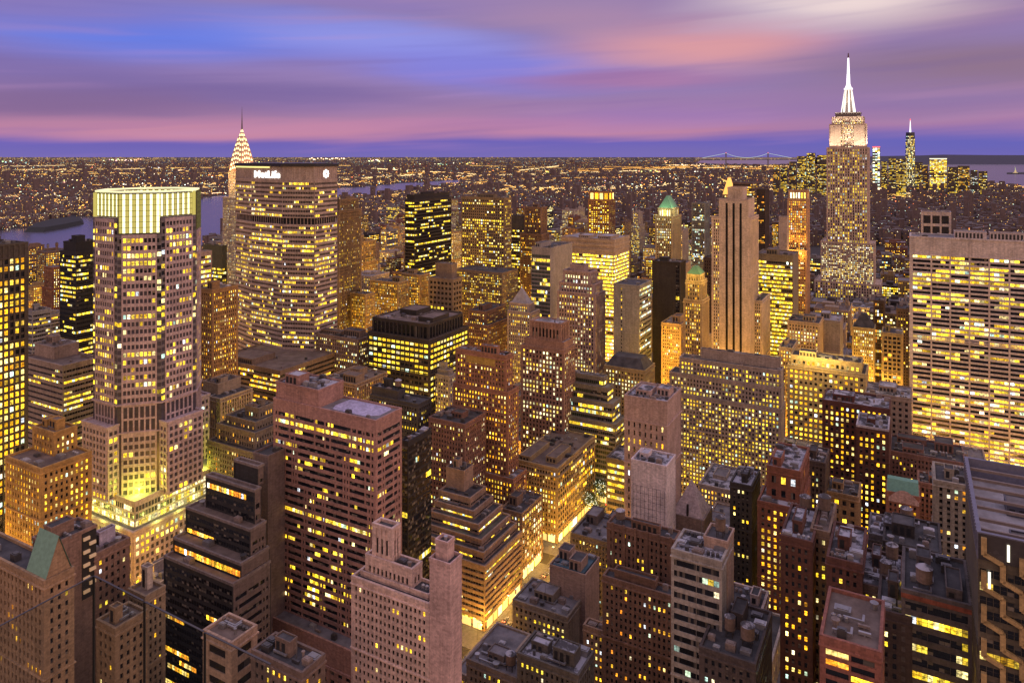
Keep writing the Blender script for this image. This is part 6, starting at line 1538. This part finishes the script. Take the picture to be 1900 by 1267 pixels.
# ------------------------------------------------------------------ lit trees on the avenue
leaf_m = wall_mat((.07, .11, .035))
def tree(px, Y, h, label):
    rng = random.Random(int(px)); x = (px - CX) / F * Y; t = thing('street_tree', label, 'tree', (x, Y, .16))
    m_ = MB(); m_.cyl(0, 0, .28, .16, 0, h * .4, 8)
    for k in range(6):
        a = k * 1.05; dx, dy = math.cos(a), math.sin(a); r0 = .1
        m_.taper([(dx * .1 + r0 * c, dy * .1 + r0 * s) for c, s in ((1, 0), (0, 1), (-1, 0), (0, -1))], [(dx * h * .2 + .03 * c, dy * h * .2 + .03 * s) for c, s in ((1, 0), (0, 1), (-1, 0), (0, -1))], h * .34, h * .7)
    m_.build('trunk', [wall_mat((.08, .06, .045))], t)
    c = MB(); li = MB(); cl = [(rng.gauss(0, h * .16), rng.gauss(0, h * .16), h * rng.uniform(.45, .92), h * rng.uniform(.09, .16)) for _ in range(16)]
    for k in range(2600):
        a, b, z, r = rng.choice(cl); p = Vector((a + rng.gauss(0, r * .6), b + rng.gauss(0, r * .6), z + rng.gauss(0, r * .5))); s = rng.uniform(.2, .42)
        u_ = Vector((rng.gauss(0, 1), rng.gauss(0, 1), rng.gauss(0, 1))).normalized(); v_ = u_.orthogonal().normalized()
        c.face([tuple(p + u_ * s), tuple(p + v_ * s * .6), tuple(p - u_ * s), tuple(p - v_ * s * .6)])
        if k % 30 == 0: li.box(p.x - .12, p.x + .12, p.y - .12, p.y + .12, p.z, p.z + .24)
    c.build('crown', [leaf_m], t); o = li.build('string_light', [emit_mat((.95, 1.0, .75), 3.0)], t); o['kind'] = 'stuff'
for px, Y, h, lb in ((1098, 512, 17, 'tree wrapped in white string lights on the avenue, nearest of a row of three'), (1112, 532, 19, 'tree wrapped in white string lights on the avenue, middle of a row of three'), (1124, 556, 18, 'tree wrapped in white string lights on the avenue, farthest of a row of three')): tree(px, Y, h, lb)

# glass skylight pyramid on the low roofs
def pyramid():
    Y = 392.0; L = ((1283 - CX) / F * Y, Y); zb = zat(945, Y); t = thing('skylight_pyramid', 'pale steep pyramid roof with a dark seam behind the pale gridded tower', 'building', (L[0], Y, 0), -ANG)
    m_ = MB(); m_.prism(rect(-9, 9, -9, 9), 0, zb); m_.build('wall', [wall_mat((.2, .14, .11))], t)
    p = MB(); p.taper(rect(-8, 8, -8, 8), rect(-.3, .3, -.3, .3), zb, zat(890, Y)); p.build('roof', [wall_mat((.42, .33, .32))], t)
    s = MB(); s.box(-.5, .5, -8.2, -7.2, zb, zb + 6); s.build('seam', [metal_mat((.06, .05, .05))], t)
pyramid()

# ------------------------------------------------------------------ glass wind screen of the deck, just below the eye
def screen():
    m, T, bs = new_mat('screen_glass'); tr = T.new('ShaderNodeBsdfTransparent'); gl = T.new('ShaderNodeBsdfGlossy'); mx = T.new('ShaderNodeMixShader'); out = T.n['Material Output']
    gl.inputs['Roughness'].default_value = .08; gl.inputs['Color'].default_value = (.75, .85, 1, 1); tr.inputs['Color'].default_value = (.90, .92, .90, 1)
    lw = T.new('ShaderNodeLayerWeight'); lw.inputs[0].default_value = .35
    T.l.new(T.m('ADD', .03, T.m('MULTIPLY', T.m('POWER', lw.outputs['Facing'], 4.0), .3)), mx.inputs[0]); T.l.new(tr.outputs[0], mx.inputs[1]); T.l.new(gl.outputs[0], mx.inputs[2]); T.l.new(mx.outputs[0], out.inputs['Surface'])
    pts = [(-40, 1183), (174, 1068), (268, 1116), (380, 1173), (505, 1234)]; z = 248.0; W = []
    for px, py in pts: Y = (H - z) * F / (py - HY); W.append(((px - CX) / F * Y, Y))
    t = thing('glass_screen', 'clear glass wind screen with thin dark posts at the bottom left corner', 'glass railing', (W[1][0], W[1][1], 244.5)); L = Vector((W[1][0], W[1][1]))
    for a, b in zip(W, W[1:]):
        a, b = Vector(a) - L, Vector(b) - L; d = (b - a).normalized(); n = Vector((d.y, -d.x)) * .009; a = a + d * .03; b = b - d * .03
        p = MB(); p.prism([tuple(a + n), tuple(b + n), tuple(b - n), tuple(a - n)], 0, 3.5); p.build('glass_pane', [m], t)
        e = MB(); n2 = n * 1.6; e.prism([tuple(a + n2), tuple(b + n2), tuple(b - n2), tuple(a - n2)], 3.503, 3.513); e.build('edge_trim', [metal_mat((.10, .09, .085), .35, .6)], t)
    for q in W[1:4]:
        q = Vector(q) - L; p = MB(); p.box(q.x - .014, q.x + .014, q.y - .014, q.y + .014, -.5, 3.5); p.build('post', [metal_mat((.03, .03, .03), .4, .5)], t)
screen()
